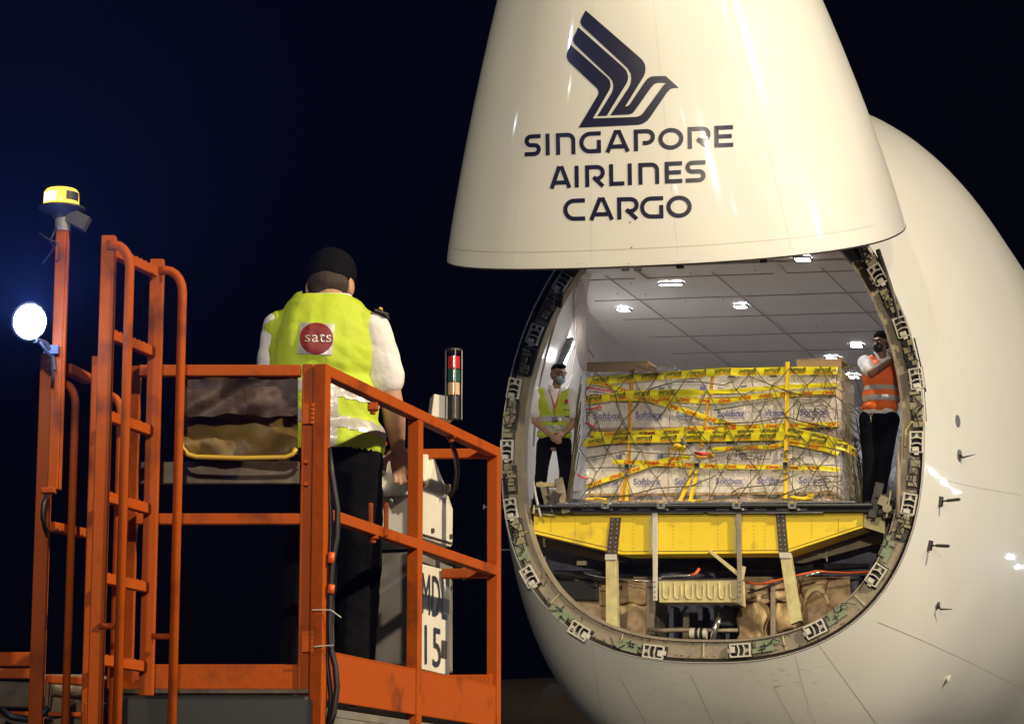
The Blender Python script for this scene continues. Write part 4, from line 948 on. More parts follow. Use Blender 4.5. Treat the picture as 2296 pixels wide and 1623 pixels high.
m = MB()
for k in range(10):
    a = np.array([rng.uniform(1.1, 2.2), 2.56, rng.uniform(.1, 1.5)]); m.tube([a, a + np.array([rng.uniform(-.5, .5), 0, rng.uniform(-.5, .3)])], .010, 5)
ftop(m, 'inner_net', 'cord', (1.6, 2.56, .05), 'dark net cords over the milky wrapped load deeper in the hold', 'net')
# ================================================================== PEOPLE
def cap_mesh(mb, a, b, r0, r1, n=14):
    a = Vector(a); b = Vector(b); d = (b - a); L = d.length
    if L < 1e-5: return mb.ell(a, (r0, r0, r0), n, 8)
    d /= L; pts = []; rr = []
    for k in range(5): t = math.radians(-88 + 88 * k / 4); pts.append(a + d * r0 * math.sin(t)); rr.append(max(r0 * math.cos(t), 1e-3))
    for k in range(5): t = math.radians(88 * k / 4); pts.append(b + d * r1 * math.sin(t)); rr.append(max(r1 * math.cos(t), 1e-3))
    return mb.tube(pts, rr, n)
def blob(name, prims, voxel, m, parent, smooth=4, cut=None, label=None):
    mb = MB()
    for p in prims:
        if p[0] == 'c': cap_mesh(mb, *p[1:])
        else: mb.ell(p[1], p[2], 18, 12, Matrix.Rotation(p[3], 3, 'Z') if len(p) > 3 and not isinstance(p[3], Matrix) else (p[3] if len(p) > 3 else None))
    me = bpy.data.meshes.new(name); me.from_pydata(mb.v, [], mb.f)
    o = bpy.data.objects.new(name, me); COL.objects.link(o)
    r = o.modifiers.new('r', 'REMESH'); r.mode = 'VOXEL'; r.voxel_size = voxel
    s = o.modifiers.new('s', 'SMOOTH'); s.factor = .5; s.iterations = smooth
    bpy.context.view_layer.update()
    nm = bpy.data.meshes.new_from_object(o.evaluated_get(DG())); o.modifiers.clear(); o.data = nm; bpy.data.meshes.remove(me); nm.name = name
    if name in ('vest', 'shirt', 'trousers'):      # hanging folds in the cloth
        from mathutils import noise
        nn = [v.normal.copy() for v in nm.vertices]; ph = len(nm.vertices) % 97
        for v, n_ in zip(nm.vertices, nn):
            c = v.co; v.co = c + n_ * (.011 * noise.noise(Vector((c.x * 13 + ph, c.y * 13, c.z * 3.5))) + .007 * abs(noise.noise(Vector((c.x * 9 + c.z * 14, c.y * 9, c.z * 8 + ph)))))
    if cut:
        bm = bmesh.new(); bm.from_mesh(nm); dl = [f for f in bm.faces if cut(f.calc_center_median())]; bmesh.ops.delete(bm, geom=dl, context='FACES'); bm.to_mesh(nm); bm.free()
    nm.materials.clear(); nm.materials.append(M[m])
    for p in nm.polygons: p.use_smooth = True
    o.parent = parent
    if label: o['label'] = label
    return o
def shell(name, src, pred, off, m, parent):
    bm = bmesh.new(); bm.from_mesh(src.data); bm.normal_update()
    dl = [f for f in bm.faces if not pred(f.calc_center_median())]; bmesh.ops.delete(bm, geom=dl, context='FACES')
    for v in bm.verts: v.co += v.normal * off
    me = bpy.data.meshes.new(name); bm.to_mesh(me); bm.free(); me.materials.clear(); me.materials.append(M[m])
    for p in me.polygons: p.use_smooth = True
    o = bpy.data.objects.new(name, me); COL.objects.link(o); o.parent = parent; return o
def hand(w_, d, side, pn, k=1.0, curl=.5):
    """wrist, pointing direction, sideways direction towards the thumb, palm normal"""
    w_ = np.array(w_); d = nrm(d); side = nrm(np.array(side) - d * (np.array(side) @ d)); pn = nrm(np.cross(d, side)) * (1 if np.cross(d, side) @ np.array(pn) > 0 else -1)
    P_ = [('c', w_, w_ + d * .03 * k, .026 * k, .030 * k)]
    for q in (-.027, -.009, .009, .027): P_.append(('c', w_ + d * .02 * k + side * q * .7 * k, w_ + d * .082 * k + side * q * k, .017 * k, .013 * k))
    for q, L in ((-.030, .062), (-.010, .078), (.010, .084), (.030, .074)):
        a = w_ + d * .085 * k + side * q * k; b = a + nrm(d + pn * curl * .5) * L * .5 * k; c = b + nrm(d * .8 + pn * curl * 1.3) * L * .5 * k
        P_ += [('c', a, b, .0105 * k, .0095 * k), ('c', b, c, .0095 * k, .008 * k)]
    a = w_ + d * .025 * k + side * .028 * k; b = a + nrm(d * .7 + side * .8 + pn * .3) * .042 * k; c = b + nrm(d + side * .15 + pn * .4) * .036 * k
    P_ += [('c', a, b, .015 * k, .012 * k), ('c', b, c, .012 * k, .009 * k)]
    return P_
def lerp(a, b, t): return np.array(a) + (np.array(b) - np.array(a)) * t
def head_prims(hc, yw, k=1.0, pitch=0):
    R_ = Matrix.Rotation(yw, 3, 'Z') @ Matrix.Rotation(pitch, 3, 'X'); H = lambda x, y, z: np.array(hc) + np.array(R_ @ Vector((x * k, y * k, z * k)))
    return [('e', H(0, .012, .025), (.076 * k, .094 * k, .092 * k), R_), ('e', H(0, -.025, -.045), (.058 * k, .062 * k, .062 * k), R_), ('e', H(0, -.045, -.082), (.036 * k, .034 * k, .028 * k), R_),
            ('c', H(0, -.084, .01), H(0, -.104, -.028), .010 * k, .015 * k), ('e', H(-.077, .012, -.01), (.012 * k, .026 * k, .034 * k), R_), ('e', H(.077, .012, -.01), (.012 * k, .026 * k, .034 * k), R_),
            ('c', H(-.035, -.078, .028), H(.035, -.078, .028), .014 * k, .014 * k), ('c', H(-.02, -.088, -.062), H(.02, -.088, -.062), .010 * k, .010 * k)], H, R_
def face_bits(t, H, R_, k, eyes=True):
    if eyes:
        for sx in (-1, 1):
            MB().ell(H(sx * .031, -.083, .006), (.014 * k, .008 * k, .008 * k), 10, 6, R_).build('eye', 'shirt', t, smooth=True)
            MB().ell(H(sx * .031, -.090, .006), (.006 * k, .004 * k, .007 * k), 8, 6, R_).build('iris', 'blk', t, smooth=True)
            m = MB(); m.tube([H(sx * .014, -.094, .026), H(sx * .031, -.096, .032), H(sx * .05, -.086, .026)], .0045 * k, 6); m.build('eyebrow', 'hair', t, smooth=True)

# ---------- worker in the yellow vest, at the left of the hold
def worker_left():
    base = AP(1240, 1128, .42); base[2] = 0.0
    t = fthing('person', 'worker in yellow vest and pale blue mask, hands clasped, looking aside at the cartons', 'person', base)
    B_ = np.array(base)
    def Q(x, y, s=.42, dy=0): p = AP(x, y, s) - B_; p[1] += dy; return p
    def C3(x, y, s=.42): return Q((1560 + x / 3.454) / 1.35, (1050 + y / 3.454) / 1.35, s)
    k = 1.10; hy = .95                                     # head turned to the image right
    hc = C3(452, 290); nb = C3(415, 440); nb[1] += .02
    SL, SR = C3(228, 484), C3(594, 494); EL, ER = C3(206, 780, .40), C3(628, 785, .40); WL, WR = C3(372, 925, .25), C3(500, 905, .24)
    ch = C3(412, 600); ab = C3(412, 800); pv = C3(405, 985)
    HL, HR = C3(310, 1010), C3(500, 1010); KL, KR = C3(275, 1280, .38), C3(525, 1290, .38); FL, FR_ = C3(240, 1590), C3(520, 1600); FL[2] = FR_[2] = .09
    hp, H, R_ = head_prims(hc, hy, k, .18)
    body = hp + [('c', nb + np.array([0, .01, -.03]), lerp(nb, hc, .7), .058, .052)]
    body += [('e', ch, (.16, .10, .18)), ('e', ab, (.14, .095, .14)), ('e', pv, (.15, .10, .12)), ('c', SL, SR, .06, .06)]
    for S_, E_, W_ in ((SL, EL, WL), (SR, ER, WR)): body += [('c', S_, E_, .055, .043), ('c', E_, lerp(E_, W_, .35), .043, .042), ('c', lerp(E_, W_, .35), W_, .042, .028)]
    body += hand(WL, C3(470, 1010, .20) - WL, (.3, -.2, .8), (0, 1, 0), 1.0, .5) + hand(WR, C3(400, 985, .17) - WR, (.1, -.2, .8), (0, 1, 0), 1.0, .6)
    for h_, k_, f_ in ((HL, KL, FL), (HR, KR, FR_)): body += [('c', h_, k_, .08, .055), ('c', k_, f_, .055, .035)]
    blob('body', body, .0062, 'skinA', t, 3)
    tr = [('e', pv + np.array([0, 0, -.0]), (.198, .130, .10))]
    for h_, k_, f_ in ((HL, KL, FL), (HR, KR, FR_)): tr += [('c', h_, k_, .100, .078), ('c', k_, f_ + np.array([0, 0, .02]), .078, .066)]
    blob('trousers', tr, .010, 'trouser', t, 3)
    for f_ in (FL, FR_): blob('shoe', [('c', f_ + np.array([0, .04, -.05]), f_ + np.array([0, -.15, -.055]), .045, .038)], .012, 'blackm', t)
    tors = [('e', ch, (.212, .128, .20)), ('e', ab, (.192, .125, .17)), ('e', pv + np.array([0, 0, .06]), (.200, .130, .10)), ('c', SL + np.array([.03, 0, 0]), SR - np.array([.03, 0, 0]), .062, .062)]
    sh = [('e', p[1], tuple(np.array(p[2]) - .008)) if p[0] == 'e' else p for p in tors]
    for S_, E_ in ((SL, EL), (SR, ER)): sh += [('c', S_, lerp(S_, E_, .66), .074, .086)]
    shirt = blob('shirt', sh, .0085, 'shirt', t, 3, cut=lambda c: False)
    for a_, b_ in (((335, 395), (372, 455)), ((500, 420), (470, 460))):
        m = MB(); a3, b3, = C3(*a_, .36), C3(*b_, .28); m.prism([a3, C3(a_[0] + 60, a_[1] + 5, .36), C3(b_[0] + 25, b_[1], .28), b3], (0, .03, 0)); m.build('collar', 'shirt', t, bevel=.006)
    cx = ch[0]; zv = C3(412, 700)[2]
    vst = [('e', ch + np.array([0, 0, -.01]), (.232, .145, .21)), ('e', ab, (.215, .142, .18)), ('e', pv + np.array([0, 0, .08]), (.222, .148, .10)), ('c', SL + np.array([.055, 0, .004]), SR - np.array([.055, 0, -.004]), .072, .072)]
    vest = blob('vest', vst, .0085, 'vesty', t, 3, cut=lambda c: (c.z > zv and c.y < .03 and abs(c.x - cx) < (c.z - zv) * .42 + .004) or (c.z > nb[2] - .02 and abs(c.x - nb[0]) < .075))
    for ya, yb in ((735, 800), (835, 900)):
        za, zb_ = C3(412, yb)[2], C3(412, ya)[2]; shell('reflective_band', vest, lambda c: za < c.z < zb_, .004, 'refl', vest)
    m = MB(); m.tube([C3(350, 445, .28), C3(385, 540, .235), C3(415, 640, .225), C3(415, 700, .22)], .006, 6); m.tube([C3(462, 450, .28), C3(440, 560, .235), C3(415, 640, .225)], .006, 6); m.build('lanyard', 'redcord', t, smooth=True)
    m = MB(); m.box(C3(417, 750, .215), (.075, .012, .05)); bd = m.build('badge', 'grey', t, bevel=.006)
    m = MB(); m.lathe([(.024, -.004), (.024, .004)], C3(533, 565, .265), 20, (0.3, 1, 0)); dsc = m.build('chest_badge', 'red', vest)
    m = MB(); m.beam(C3(505, 640, .27), C3(575, 650, .28), .012, .008); m.box(C3(543, 692, .275), (.055, .012, .062)); m.build('pocket', 'vesty', vest)
    mk_ = blob('face_mask', [('e', H(0, -.062, -.052), (.058, .052, .050), R_)], .006, 'mask', t, 3, cut=None)
    m = MB()
    for sx in (-1, 1): m.tube([H(sx * .05, -.07, -.03), H(sx * .078, -.02, -.005), H(sx * .082, .02, .01)], .003, 5)
    m.build('ear_loop', 'shirt', mk_)
    blob('hair', [('e', H(0, .022, .052), (.082, .098, .080), R_), ('e', H(0, .055, .0), (.070, .062, .075), R_), ('e', H(-.01, -.045, .095), (.062, .05, .034), R_)], .0065, 'hair', t, 3)
    face_bits(t, H, R_, k)
worker_left()

# ---------- worker in the orange vest, at the right edge of the opening
def worker_right():
    base = AP(1970, 1120, .36); base[2] = 0.0
    t = fthing('person', 'worker in an orange vest and black face mask, one arm raised to the door frame', 'person', base); B_ = np.array(base)
    def C4(x, y, s=.38): return AP((2540 + x / 2.9) / 1.35, (960 + y / 2.9) / 1.35, s) - B_
    k = 1.14; hc = C4(366, 226); nb = C4(370, 345)
    SL, SR = C4(225, 395), C4(520, 410); EL = C4(285, 492, .20); WL = C4(500, 345, .17); ER, WR = C4(590, 590, .5), C4(600, 720, .5)
    ch = C4(370, 520); ab = C4(370, 690); pv = C4(350, 860)
    HL, HR = C4(260, 900), C4(440, 900); KL, KR = C4(275, 1230, .33), C4(400, 1200, .40); FL, FR_ = C4(268, 1560, .38), C4(345, 1530, .5); FL[2] = .10; FR_[2] = .12
    hp, H, R_ = head_prims(hc, -.35, k, .1)
    body = hp + [('c', nb, lerp(nb, hc, .7), .066, .06), ('e', ch, (.19, .12, .2)), ('e', ab, (.18, .13, .15)), ('e', pv, (.17, .12, .13)), ('c', SL, SR, .065, .065)]
    for S_, E_, W_ in ((SL, EL, WL), (SR, ER, WR)): body += [('c', S_, E_, .060, .050), ('c', E_, lerp(E_, W_, .35), .050, .048), ('c', lerp(E_, W_, .35), W_, .048, .032)]
    body += hand(WL, C4(470, 235, .2) - WL, (-1, -.3, 0), (0, 1, -.1), 1.08, .5) + hand(WR, (0, 0, -1), (-.3, -1, 0), (-1, 0, 0), 1.05, .5)
    for h_, k_, f_ in ((HL, KL, FL), (HR, KR, FR_)): body += [('c', h_, k_, .09, .06), ('c', k_, f_, .06, .04)]
    blob('body', body, .0065, 'skinB', t, 3)
    tr = [('e', C4(345, 900), (.195, .14, .12))]
    for h_, k_, f_ in ((HL, KL, FL), (HR, KR, FR_)): tr += [('c', h_, k_, .118, .094), ('c', k_, f_, .094, .075)]
    blob('trousers', tr, .010, 'trouser', t, 3)
    for f_ in (FL, FR_): blob('shoe', [('c', f_ + np.array([0, .04, -.05]), f_ + np.array([0, -.16, -.055]), .046, .04)], .012, 'blackm', t)
    tors = [('e', ch, (.205, .145, .22)), ('e', ab, (.205, .155, .19)), ('e', C4(355, 815), (.198, .148, .10)), ('c', SL + np.array([.03, 0, 0]), SR - np.array([.03, 0, 0]), .07, .07)]
    sh = [p for p in tors] + [('c', SL, lerp(SL, EL, .70), .082, .080), ('c', SR, lerp(SR, ER, .6), .08, .08)]
    blob('shirt', sh, .0085, 'shirt', t, 3)
    for a_, b_ in (((295, 295), (350, 375)), ((430, 320), (400, 385))):
        m = MB(); m.prism([C4(*a_, .30), C4(a_[0] + 38, a_[1] + 20, .30), C4(b_[0] + 18, b_[1] + 10, .22), C4(b_[0] - 10, b_[1], .22)], (0, .03, 0)); m.build('collar', 'shirt', t, bevel=.006)
    zv = C4(400, 480)[2]; vx = C4(400, 480)[0]
    vst = [('e', ch, (.222, .164, .225)), ('e', ab, (.222, .174, .19)), ('e', C4(355, 790), (.215, .168, .09)), ('c', SL + np.array([.10, 0, .005]), SR - np.array([.06, 0, -.005]), .082, .082)]
    vest = blob('vest', vst, .0085, 'vesto', t, 3, cut=lambda c: (c.z > zv and c.y < .02 and abs(c.x - vx) < (c.z - zv) * .35 + .003) or (c.z > nb[2] - .01 and abs(c.x - nb[0]) < .085))
    for ya, yb in ((610, 655), (695, 745)):
        za, zb_ = C4(370, yb)[2], C4(370, ya)[2]; shell('reflective_band', vest, lambda c: za < c.z < zb_, .004, 'refl', vest)
    m = MB(); m.lathe([(.026, -.004), (.026, .004)], C4(548, 470, .27), 18, (-.3, 1, 0)); m.build('chest_badge', 'blk', vest)
    blob('face_mask', [('e', H(0, -.060, -.050), (.062 * k, .056 * k, .054 * k), R_)], .0065, 'blk', t, 3)
    blob('hair', [('e', H(0, .020, .055), (.082 * k, .098 * k, .076 * k), R_), ('e', H(0, .055, .0), (.070 * k, .062 * k, .07 * k), R_)], .0065, 'hair', t, 3)
    face_bits(t, H, R_, k)
    m = MB(); m.tube([C4(262, 830, .22), C4(270, 865, .21), C4(290, 860, .21), C4(285, 830, .22)], .005, 6); m.tube([C4(278, 870, .21), C4(280, 920, .21)], .007, 6); m.build('key_clip', 'silver', t, smooth=True)
worker_right()

# ---------- operator on the loader, seen from behind
def operator():
    YB = 10.45; base = PY(735, 1600, YB); base[2] = 1.60; B_ = np.array(base)
    t = thing('person', 'operator seen from behind in a yellow vest with round red patch, beside the control box', 'person', Matrix.Translation(Vector(base)))
    def C(x, y, Y=YB): return PY((740 + x / 2.318) / 1.35, (720 + y / 2.318) / 1.35, Y) - B_
    k = 1.16; hc = C(607, 352, YB + .10); nb = C(600, 480, YB + .01)
    SL, SR = C(255, 625), C(905, 625); EL, WL = C(195, 1130, YB + .05), C(290, 1500, YB + .28); ER, WR = C(1040, 1180, YB + .05), C(1075, 1470, YB + .26)
    ch = C(560, 850); ab = C(600, 1180); pv = C(640, 1500)
    HL, HR = C(520, 1560), C(760, 1560); KL, KR = PY(690, 1270, YB + .05) - B_, PY(805, 1270, YB + .05) - B_; FL, FR_ = PY(665, 1550, YB) - B_, PY(790, 1550, YB) - B_; FL[2] = FR_[2] = .10
    hp, H, R_ = head_prims(hc, PI - .18, k, .38)
    body = hp + [('c', nb, lerp(nb, hc, .6), .066, .06), ('e', ch, (.19, .12, .21)), ('e', ab, (.17, .12, .17)), ('e', pv, (.17, .12, .13)), ('c', SL, SR, .062, .062)]
    for S_, E_, W_ in ((SL, EL, WL), (SR, ER, WR)): body += [('c', S_, E_, .060, .047), ('c', E_, lerp(E_, W_, .35), .047, .047), ('c', lerp(E_, W_, .35), W_, .047, .030)]
    body += hand(WR, (.1, .75, -.65), (-1, 0, -.1), (0, -.3, -1), 1.05, .8) + hand(WL, (.1, .8, -.5), (1, 0, -.1), (0, -.3, -1), 1.05, .7)
    for h_, k_, f_ in ((HL, KL, FL), (HR, KR, FR_)): body += [('c', h_, k_, .09, .06), ('c', k_, f_, .06, .04)]
    blob('body', body, .0065, 'skinA', t, 3)
    tr = [('e', C(650, 1560), (.190, .14, .13))]
    for h_, k_, f_ in ((HL, KL, FL), (HR, KR, FR_)): tr += [('c', h_, k_, .115, .09), ('c', k_, f_, .09, .075)]
    blob('trousers', tr, .010, 'trouser', t, 3)
    for f_ in (FL, FR_): blob('shoe', [('c', f_ + np.array([0, -.04, -.05]), f_ + np.array([0, .16, -.055]), .046, .04)], .012, 'blackm', t)
    sh = [('e', C(545, 800), (.195, .140, .24)), ('e', C(570, 1180), (.17, .13, .2)), ('c', C(330, 630), SR - np.array([.03, 0, .01]), .060, .060), ('c', SR, lerp(SR, ER, .40), .064, .072), ('c', lerp(SR, ER, .4), lerp(SR, ER, .64), .072, .074), ('c', SL, lerp(SL, EL, .66), .068, .080)]
    blob('shirt', sh, .0075, 'shirt', t, 3)
    cpts = [nb + np.array([.066 * k * math.cos(a), .066 * k * math.sin(a), .035 + .012 * math.sin(a)]) for a in np.linspace(0, 2 * PI, 25)]
    MB().tube(cpts, .017, 8).build('collar', 'shirt', t, smooth=True)
    MB().tube([p + np.array([0, 0, -.022]) + (p - nb) * np.array([.12, .12, 0]) for p in cpts], .006, 6).build('lanyard', 'blk', t, smooth=True)
    vst = [('e', C(540, 800), (.222, .158, .27)), ('e', C(575, 1180), (.212, .155, .24)), ('e', C(640, 1440), (.205, .165, .15)), ('c', C(285, 640), C(800, 620), .085, .078), ('c', C(400, 590), C(730, 560), .085, .08)]
    hem = C(640, 1510)[2]
    vest = blob('vest', vst, .0075, 'vesty', t, 3, cut=lambda c: (c.z > nb[2] + .035 and abs(c.x - nb[0]) < .11) or c.z < hem - .03 * (c.x - C(740, 1500)[0]))
    MW = Matrix.Translation(Vector(base)); IW = MW.inverted(); VBV = bvh_world(vest, MW)
    sl = .10
    for ya, yb in ((1080, 1160), (1285, 1375)):
        za, zb_ = C(700, yb)[2], C(700, ya)[2]; shell('reflective_band', vest, lambda c: za < c.z + (c.x - C(700, yb)[0]) * .16 < zb_, .003, 'refl', vest)
    sv_ = C(612, 900)[0]
    shell('vertical_band', vest, lambda c: c.y < 0 and abs(c.x - sv_ - .02) < .018 and C(700, 1560)[2] < c.z < C(700, 1070)[2], .002, 'refl', vest)
    cv = lambda pts: [((740 + x / 2.318) / 1.35, (720 + y / 2.318) / 1.35) for x, y in pts]
    decal('patch_backing', 'refl', vest, VBV, cv([(395, 592), (635, 605), (618, 822), (370, 812)]), [(0, 1, 2, 3)], IW, .004, 6)
    circ = [(505 + 118 * math.cos(a), 704 + 110 * math.sin(a)) for a in np.linspace(0, 2 * PI, 33)[:-1]]
    M.setdefault('patchred', mat('patch_red', (.22, .008, .006), .55)); decal('round_patch', 'patchred', vest, VBV, cv(circ), [tuple(range(32))], IW, .008, 6)
    v, fc = text2d('sats', -.005, 0, 1.05); decal('patch_word', 'refl', vest, VBV, cv([(425 + p[0] * 185, 728 - p[1] * 58 + p[0] * 2) for p in v]), fc, IW, .011, 6)
    m = MB(); m.box(C(965, 555, YB) + np.array([0, 0, .01]), (.06, .11, .012), (0, .35, 0)); m.build('epaulette', 'blk', t, bevel=.004)
    m = MB(); m.box(C(960, 542, YB) + np.array([0, 0, .018]), (.012, .10, .008), (0, .35, 0)); m.build('epaulette_stripe', 'strap', t)
    hr = blob('hair', [('e', H(0, .010, .062), (.089 * k, .102 * k, .082 * k), R_), ('e', H(0, .045, .02), (.078 * k, .070 * k, .066 * k), R_)], .0065, 'hair', t, 3)
    from mathutils import noise
    hr.data.calc_loop_triangles(); nn = [v.normal.copy() for v in hr.data.vertices]
    for v, n_ in zip(hr.data.vertices, nn): v.co += n_ * (.006 * noise.noise(v.co * 14) + .0012 * noise.noise(v.co * 120))
    M.setdefault('fade', mat('short_hair', (.05, .030, .021), .7, 0, 0, .5, 60)); blob('hair_fade', [('e', H(0, .040, -.012), (.077 * k, .070 * k, .058 * k), R_)], .0065, 'fade', t, 3)
operator()
# ================================================================== CARGO LOADER PLATFORM (foreground)
LBASE = np.array([-1.0, 9.6, 0.0])
LD = thing('cargo_loader', 'orange railed operator platform of a cargo loader with ladder, lamp post and control box', 'cargo loader', Matrix.Translation(Vector(LBASE)))
def LO(mb, name, m='orange', parent=None, smooth=False, bevel=.004, label=None): return mb.build(name, m, parent or LD, smooth, bevel, label, off=LBASE)
axd = nrm(np.array([ray(3130, 1933)[0], ray(3130, 1933)[1], 0])); axn = np.array([axd[1], -axd[0], 0])      # along / out to the right
N0 = PY(718, 1200, 9.4); z_top = PY(735, 818, 9.4)[2]; Ff = PZ(1108, 1003, z_top); dr = Ff - N0; dr[2] = 0; RL = np.linalg.norm(dr); dr /= RL
def RP(t, z): p = N0 + dr * t; return np.array([p[0], p[1], z])
def t_at(px):
    lo, hi = -1, RL + 1
    for _ in range(40):
        m = (lo + hi) / 2; q = RP(m, 2.2) - CAM; d = q[1] * cP + q[2] * sP
        if CX + F * q[0] / d < px: lo = m
        else: hi = m
    return lo
zc_top = z_top - .022; z_mid = PY(750, 1153, 9.45)[2]; zk1 = PY(748, 1461, 9.45)[2]; zk0 = PY(748, 1571, 9.45)[2]
for t_, z0, z1, nm in ((0, .9, z_top, 'rail_post'), (t_at(930), .9, z_top - .045, 'rail_post'), (RL, 1.0, z_top, 'rail_post')):
    m = MB(); m.beam(RP(t_, z0), RP(t_, z1), .050, .050, tuple(axn)); LO(m, nm)
m = MB(); m.beam(RP(.025, zc_top), RP(RL - .025, zc_top), .046, .044); LO(m, 'top_rail')
m = MB(); m.beam(RP(.025, z_mid), RP(RL - .025, z_mid), .042, .042); LO(m, 'mid_rail')
m = MB(); m.beam(RP(.03, (zk0 + zk1) / 2) + axn * .012, RP(t_at(930) - .026, (zk0 + zk1) / 2) + axn * .012, .012, zk1 - zk0); m.beam(RP(.03, zk1) + axn * .004, RP(t_at(930) - .026, zk1) + axn * .004, .03, .008); LO(m, 'kick_plate')
m = MB(); m.beam(RP(t_at(930) + .026, (zk0 + zk1) / 2) + axn * .012, RP(RL - .026, (zk0 + zk1) / 2) + axn * .012, .012, zk1 - zk0); m.beam(RP(t_at(930) + .03, zk1) + axn * .004, RP(RL - .03, zk1) + axn * .004, .03, .008); LO(m, 'kick_plate')
# far cross rails
for z_, nm, ln in ((z_top - .03, 'top_rail', .52), (z_mid - .01, 'mid_rail', .22), (zk1, 'kick_plate', .3)):
    a = RP(RL - .02, z_); b = a - np.array([ln, -.03, 0]); m = MB(); m.beam(a, b, .04, .042 if nm != 'kick_plate' else .10); LO(m, nm)
# deck and its side
m = MB(); c = (RP(0, 0) + RP(RL, 0)) / 2 - axn * .55
pg = [RP(-.02, zk0 - .02) + axn * -.01, RP(RL + .03, zk0 - .02) + axn * -.01, RP(RL + .03, zk0 - .02) - axn * 1.5, RP(-.02, zk0 - .02) - axn * 1.45]
m.prism(pg, (0, 0, -.03)); LO(m, 'deck_plate', 'steel')
m = MB(); m.beam(RP(0.03, zk0 - .12), RP(RL, zk0 - .12), .04, .13); LO(m, 'deck_side', 'steel')
m = MB(); m.beam(RP(0.05, .75) - axn * .5, RP(RL, .75) - axn * .5, .8, .9); LO(m, 'lift_body', 'steel')
m = MB(); m.beam(RP(0.1, .35) - axn * .5, RP(RL + 3, .35) - axn * .5, 1.2, .5); LO(m, 'chassis', 'orange')
for t_ in (.3, 2.6, 4.2):
    for q in (.2, -1.2):
        w_ = RP(t_, .35) + axn * q; m = MB(); m.lathe([(.20, -.11), (.33, -.10), (.35, -.05), (.35, .05), (.33, .10), (.20, .11)], w_, 28, tuple(axn)); o = LO(m, 'wheel', 'rubber', smooth='auto', bevel=0)
        m = MB(); m.lathe([(.19, -.115), (.19, .115)], w_, 20, tuple(axn)); LO(m, 'rim', 'orange', o)
def V(x, y0, y1, Y, wx, wy, name='rail_post', m_='orange', parent=None):    # upright whose centre passes the pixel column at mid height
    a = PY(x, (y0 + y1) / 2, Y); z1 = PY(x, y0, Y)[2]; z0 = PY(x, y1, Y)[2]; m = MB(); m.beam((a[0], Y, z0), (a[0], Y, z1), wx, wy, (0, 1, 0)); return LO(m, name, m_, parent)
def Hb(x0, y0, Y0, x1, y1, Y1, w_, h_, name, m_='orange', parent=None, bevel=.004):
    m = MB(); m.beam(PY(x0, y0, Y0), PY(x1, y1, Y1), w_, h_); return LO(m, name, m_, parent, bevel=bevel)
# rear gate
V(685, 818, 1640, 9.42, .040, .040, 'gate_post'); V(295, 822, 1640, 9.46, .034, .04, 'gate_post')
Hb(312, 832, 9.42, 675, 832, 9.42, .04, .042, 'top_rail'); Hb(305, 1164, 9.42, 675, 1164, 9.42, .036, .040, 'mid_rail'); Hb(240, 1517, 9.42, 676, 1517, 9.42, .02, .090, 'kick_plate')
Hb(305, 1060, 9.6, 672, 1060, 9.6, .02, .085, 'guard_strip', 'bolt')
Hb(250, 1550, 9.4, 692, 1550, 9.4, .05, .018, 'deck_edge', 'bolt')
for y0, y1 in ((905, 950), (1410, 1465)):
    a = PY(700, (y0 + y1) / 2, 9.39); m = MB()
    for k in range(5): m.lathe([(.011, -.006), (.011, .006)], a + np.array([0, 0, (k - 2) * .016]), 10)
    m.box(a + np.array([-.02, 0, 0]), (.03, .012, .075)); LO(m, 'gate_hinge', 'orange', bevel=0)
for y in (1035, 1085): m = MB(); m.lathe([(.009, -.01), (.007, .012)], PY(686, y, 9.39), 8, (0, -1, 0)); LO(m, 'gate_bolt', 'orange', bevel=0)
m = MB()
for y, h_ in ((880, .03), (988, .02), (1020, .03), (1052, .03)): p = PY(700.5, y, 9.44); m.box(p, (.007, .004, h_))
LO(m, 'edge_marks', 'latch', bevel=0)
# yellow-rimmed crumpled cover slung in the gate
cb = PY(538, 1027, 9.40); CV = thing('rain_cover', 'crumpled brown and yellow vinyl cover with a yellow rim hung on the gate rails', 'cover', Matrix.Translation(Vector(cb)))
rows = []
for j in range(25):
    row = []
    for i in range(49):
        u, v = i / 48, j / 24; x = 404 + 264 * u; y = 846 + 178 * v - 16 * max(0, (abs(u - .5) * 2 - .8)) * 5 * (v > .6) * (v - .6)
        from mathutils import noise as NZ
        d = .045 * NZ.noise(Vector((u * 3 + v * 2, v * 3, 1))) + .012 * abs(NZ.noise(Vector((u * 9 - v * 6, v * 7, 3)))) + .003 * NZ.noise(Vector((u * 30, v * 22, 5))) + 0 * math.sin(u * 9 + v * 4 + 2 * math.sin(v * 4)) + .005 * math.sin(u * 21 - v * 9) + .005 * math.sin(v * 13 + u * 6) + .05 * math.sin(v * 3.1) * (1 - abs(u - .5))
        row.append(PY(x, y, 9.47 + d) - cb)
    rows.append(row)
MB().grid(rows).build('cover_sheet', 'vinyl', CV, smooth=True)
rim = [(405, 925), (405, 985), (409, 1005), (422, 1019), (440, 1024), (540, 1027), (640, 1025), (656, 1018), (664, 1005)]
MB().tube([PY(x, y, 9.40) - cb for x, y in rim], .009, 8).build('cover_rim', 'vinylrim', CV, smooth=True)
rows = [[PY(405 + 262 * i / 40, 900 + v * 22 + (4 * math.sin(i * .25) + 2 * math.sin(i * .7)) * (.3 + .7 * (v + 2.3) / 3.7), 9.42 + .04 * NZ.noise(Vector((i * .10 + v * .6, v * .6, 9))) + .01 * abs(NZ.noise(Vector((i * .35 - v, v * 1.3, 4))))) - cb for i in range(41)] for v in np.linspace(-2.3, 1.4, 9)]
M['vinyl2'] = mat('grey_brown_vinyl', (.10, .06, .045), .55, 0, 0, .7, 4, .5, 6)
MB().grid(rows).build('cover_flap', 'vinyl2', CV, smooth=True)
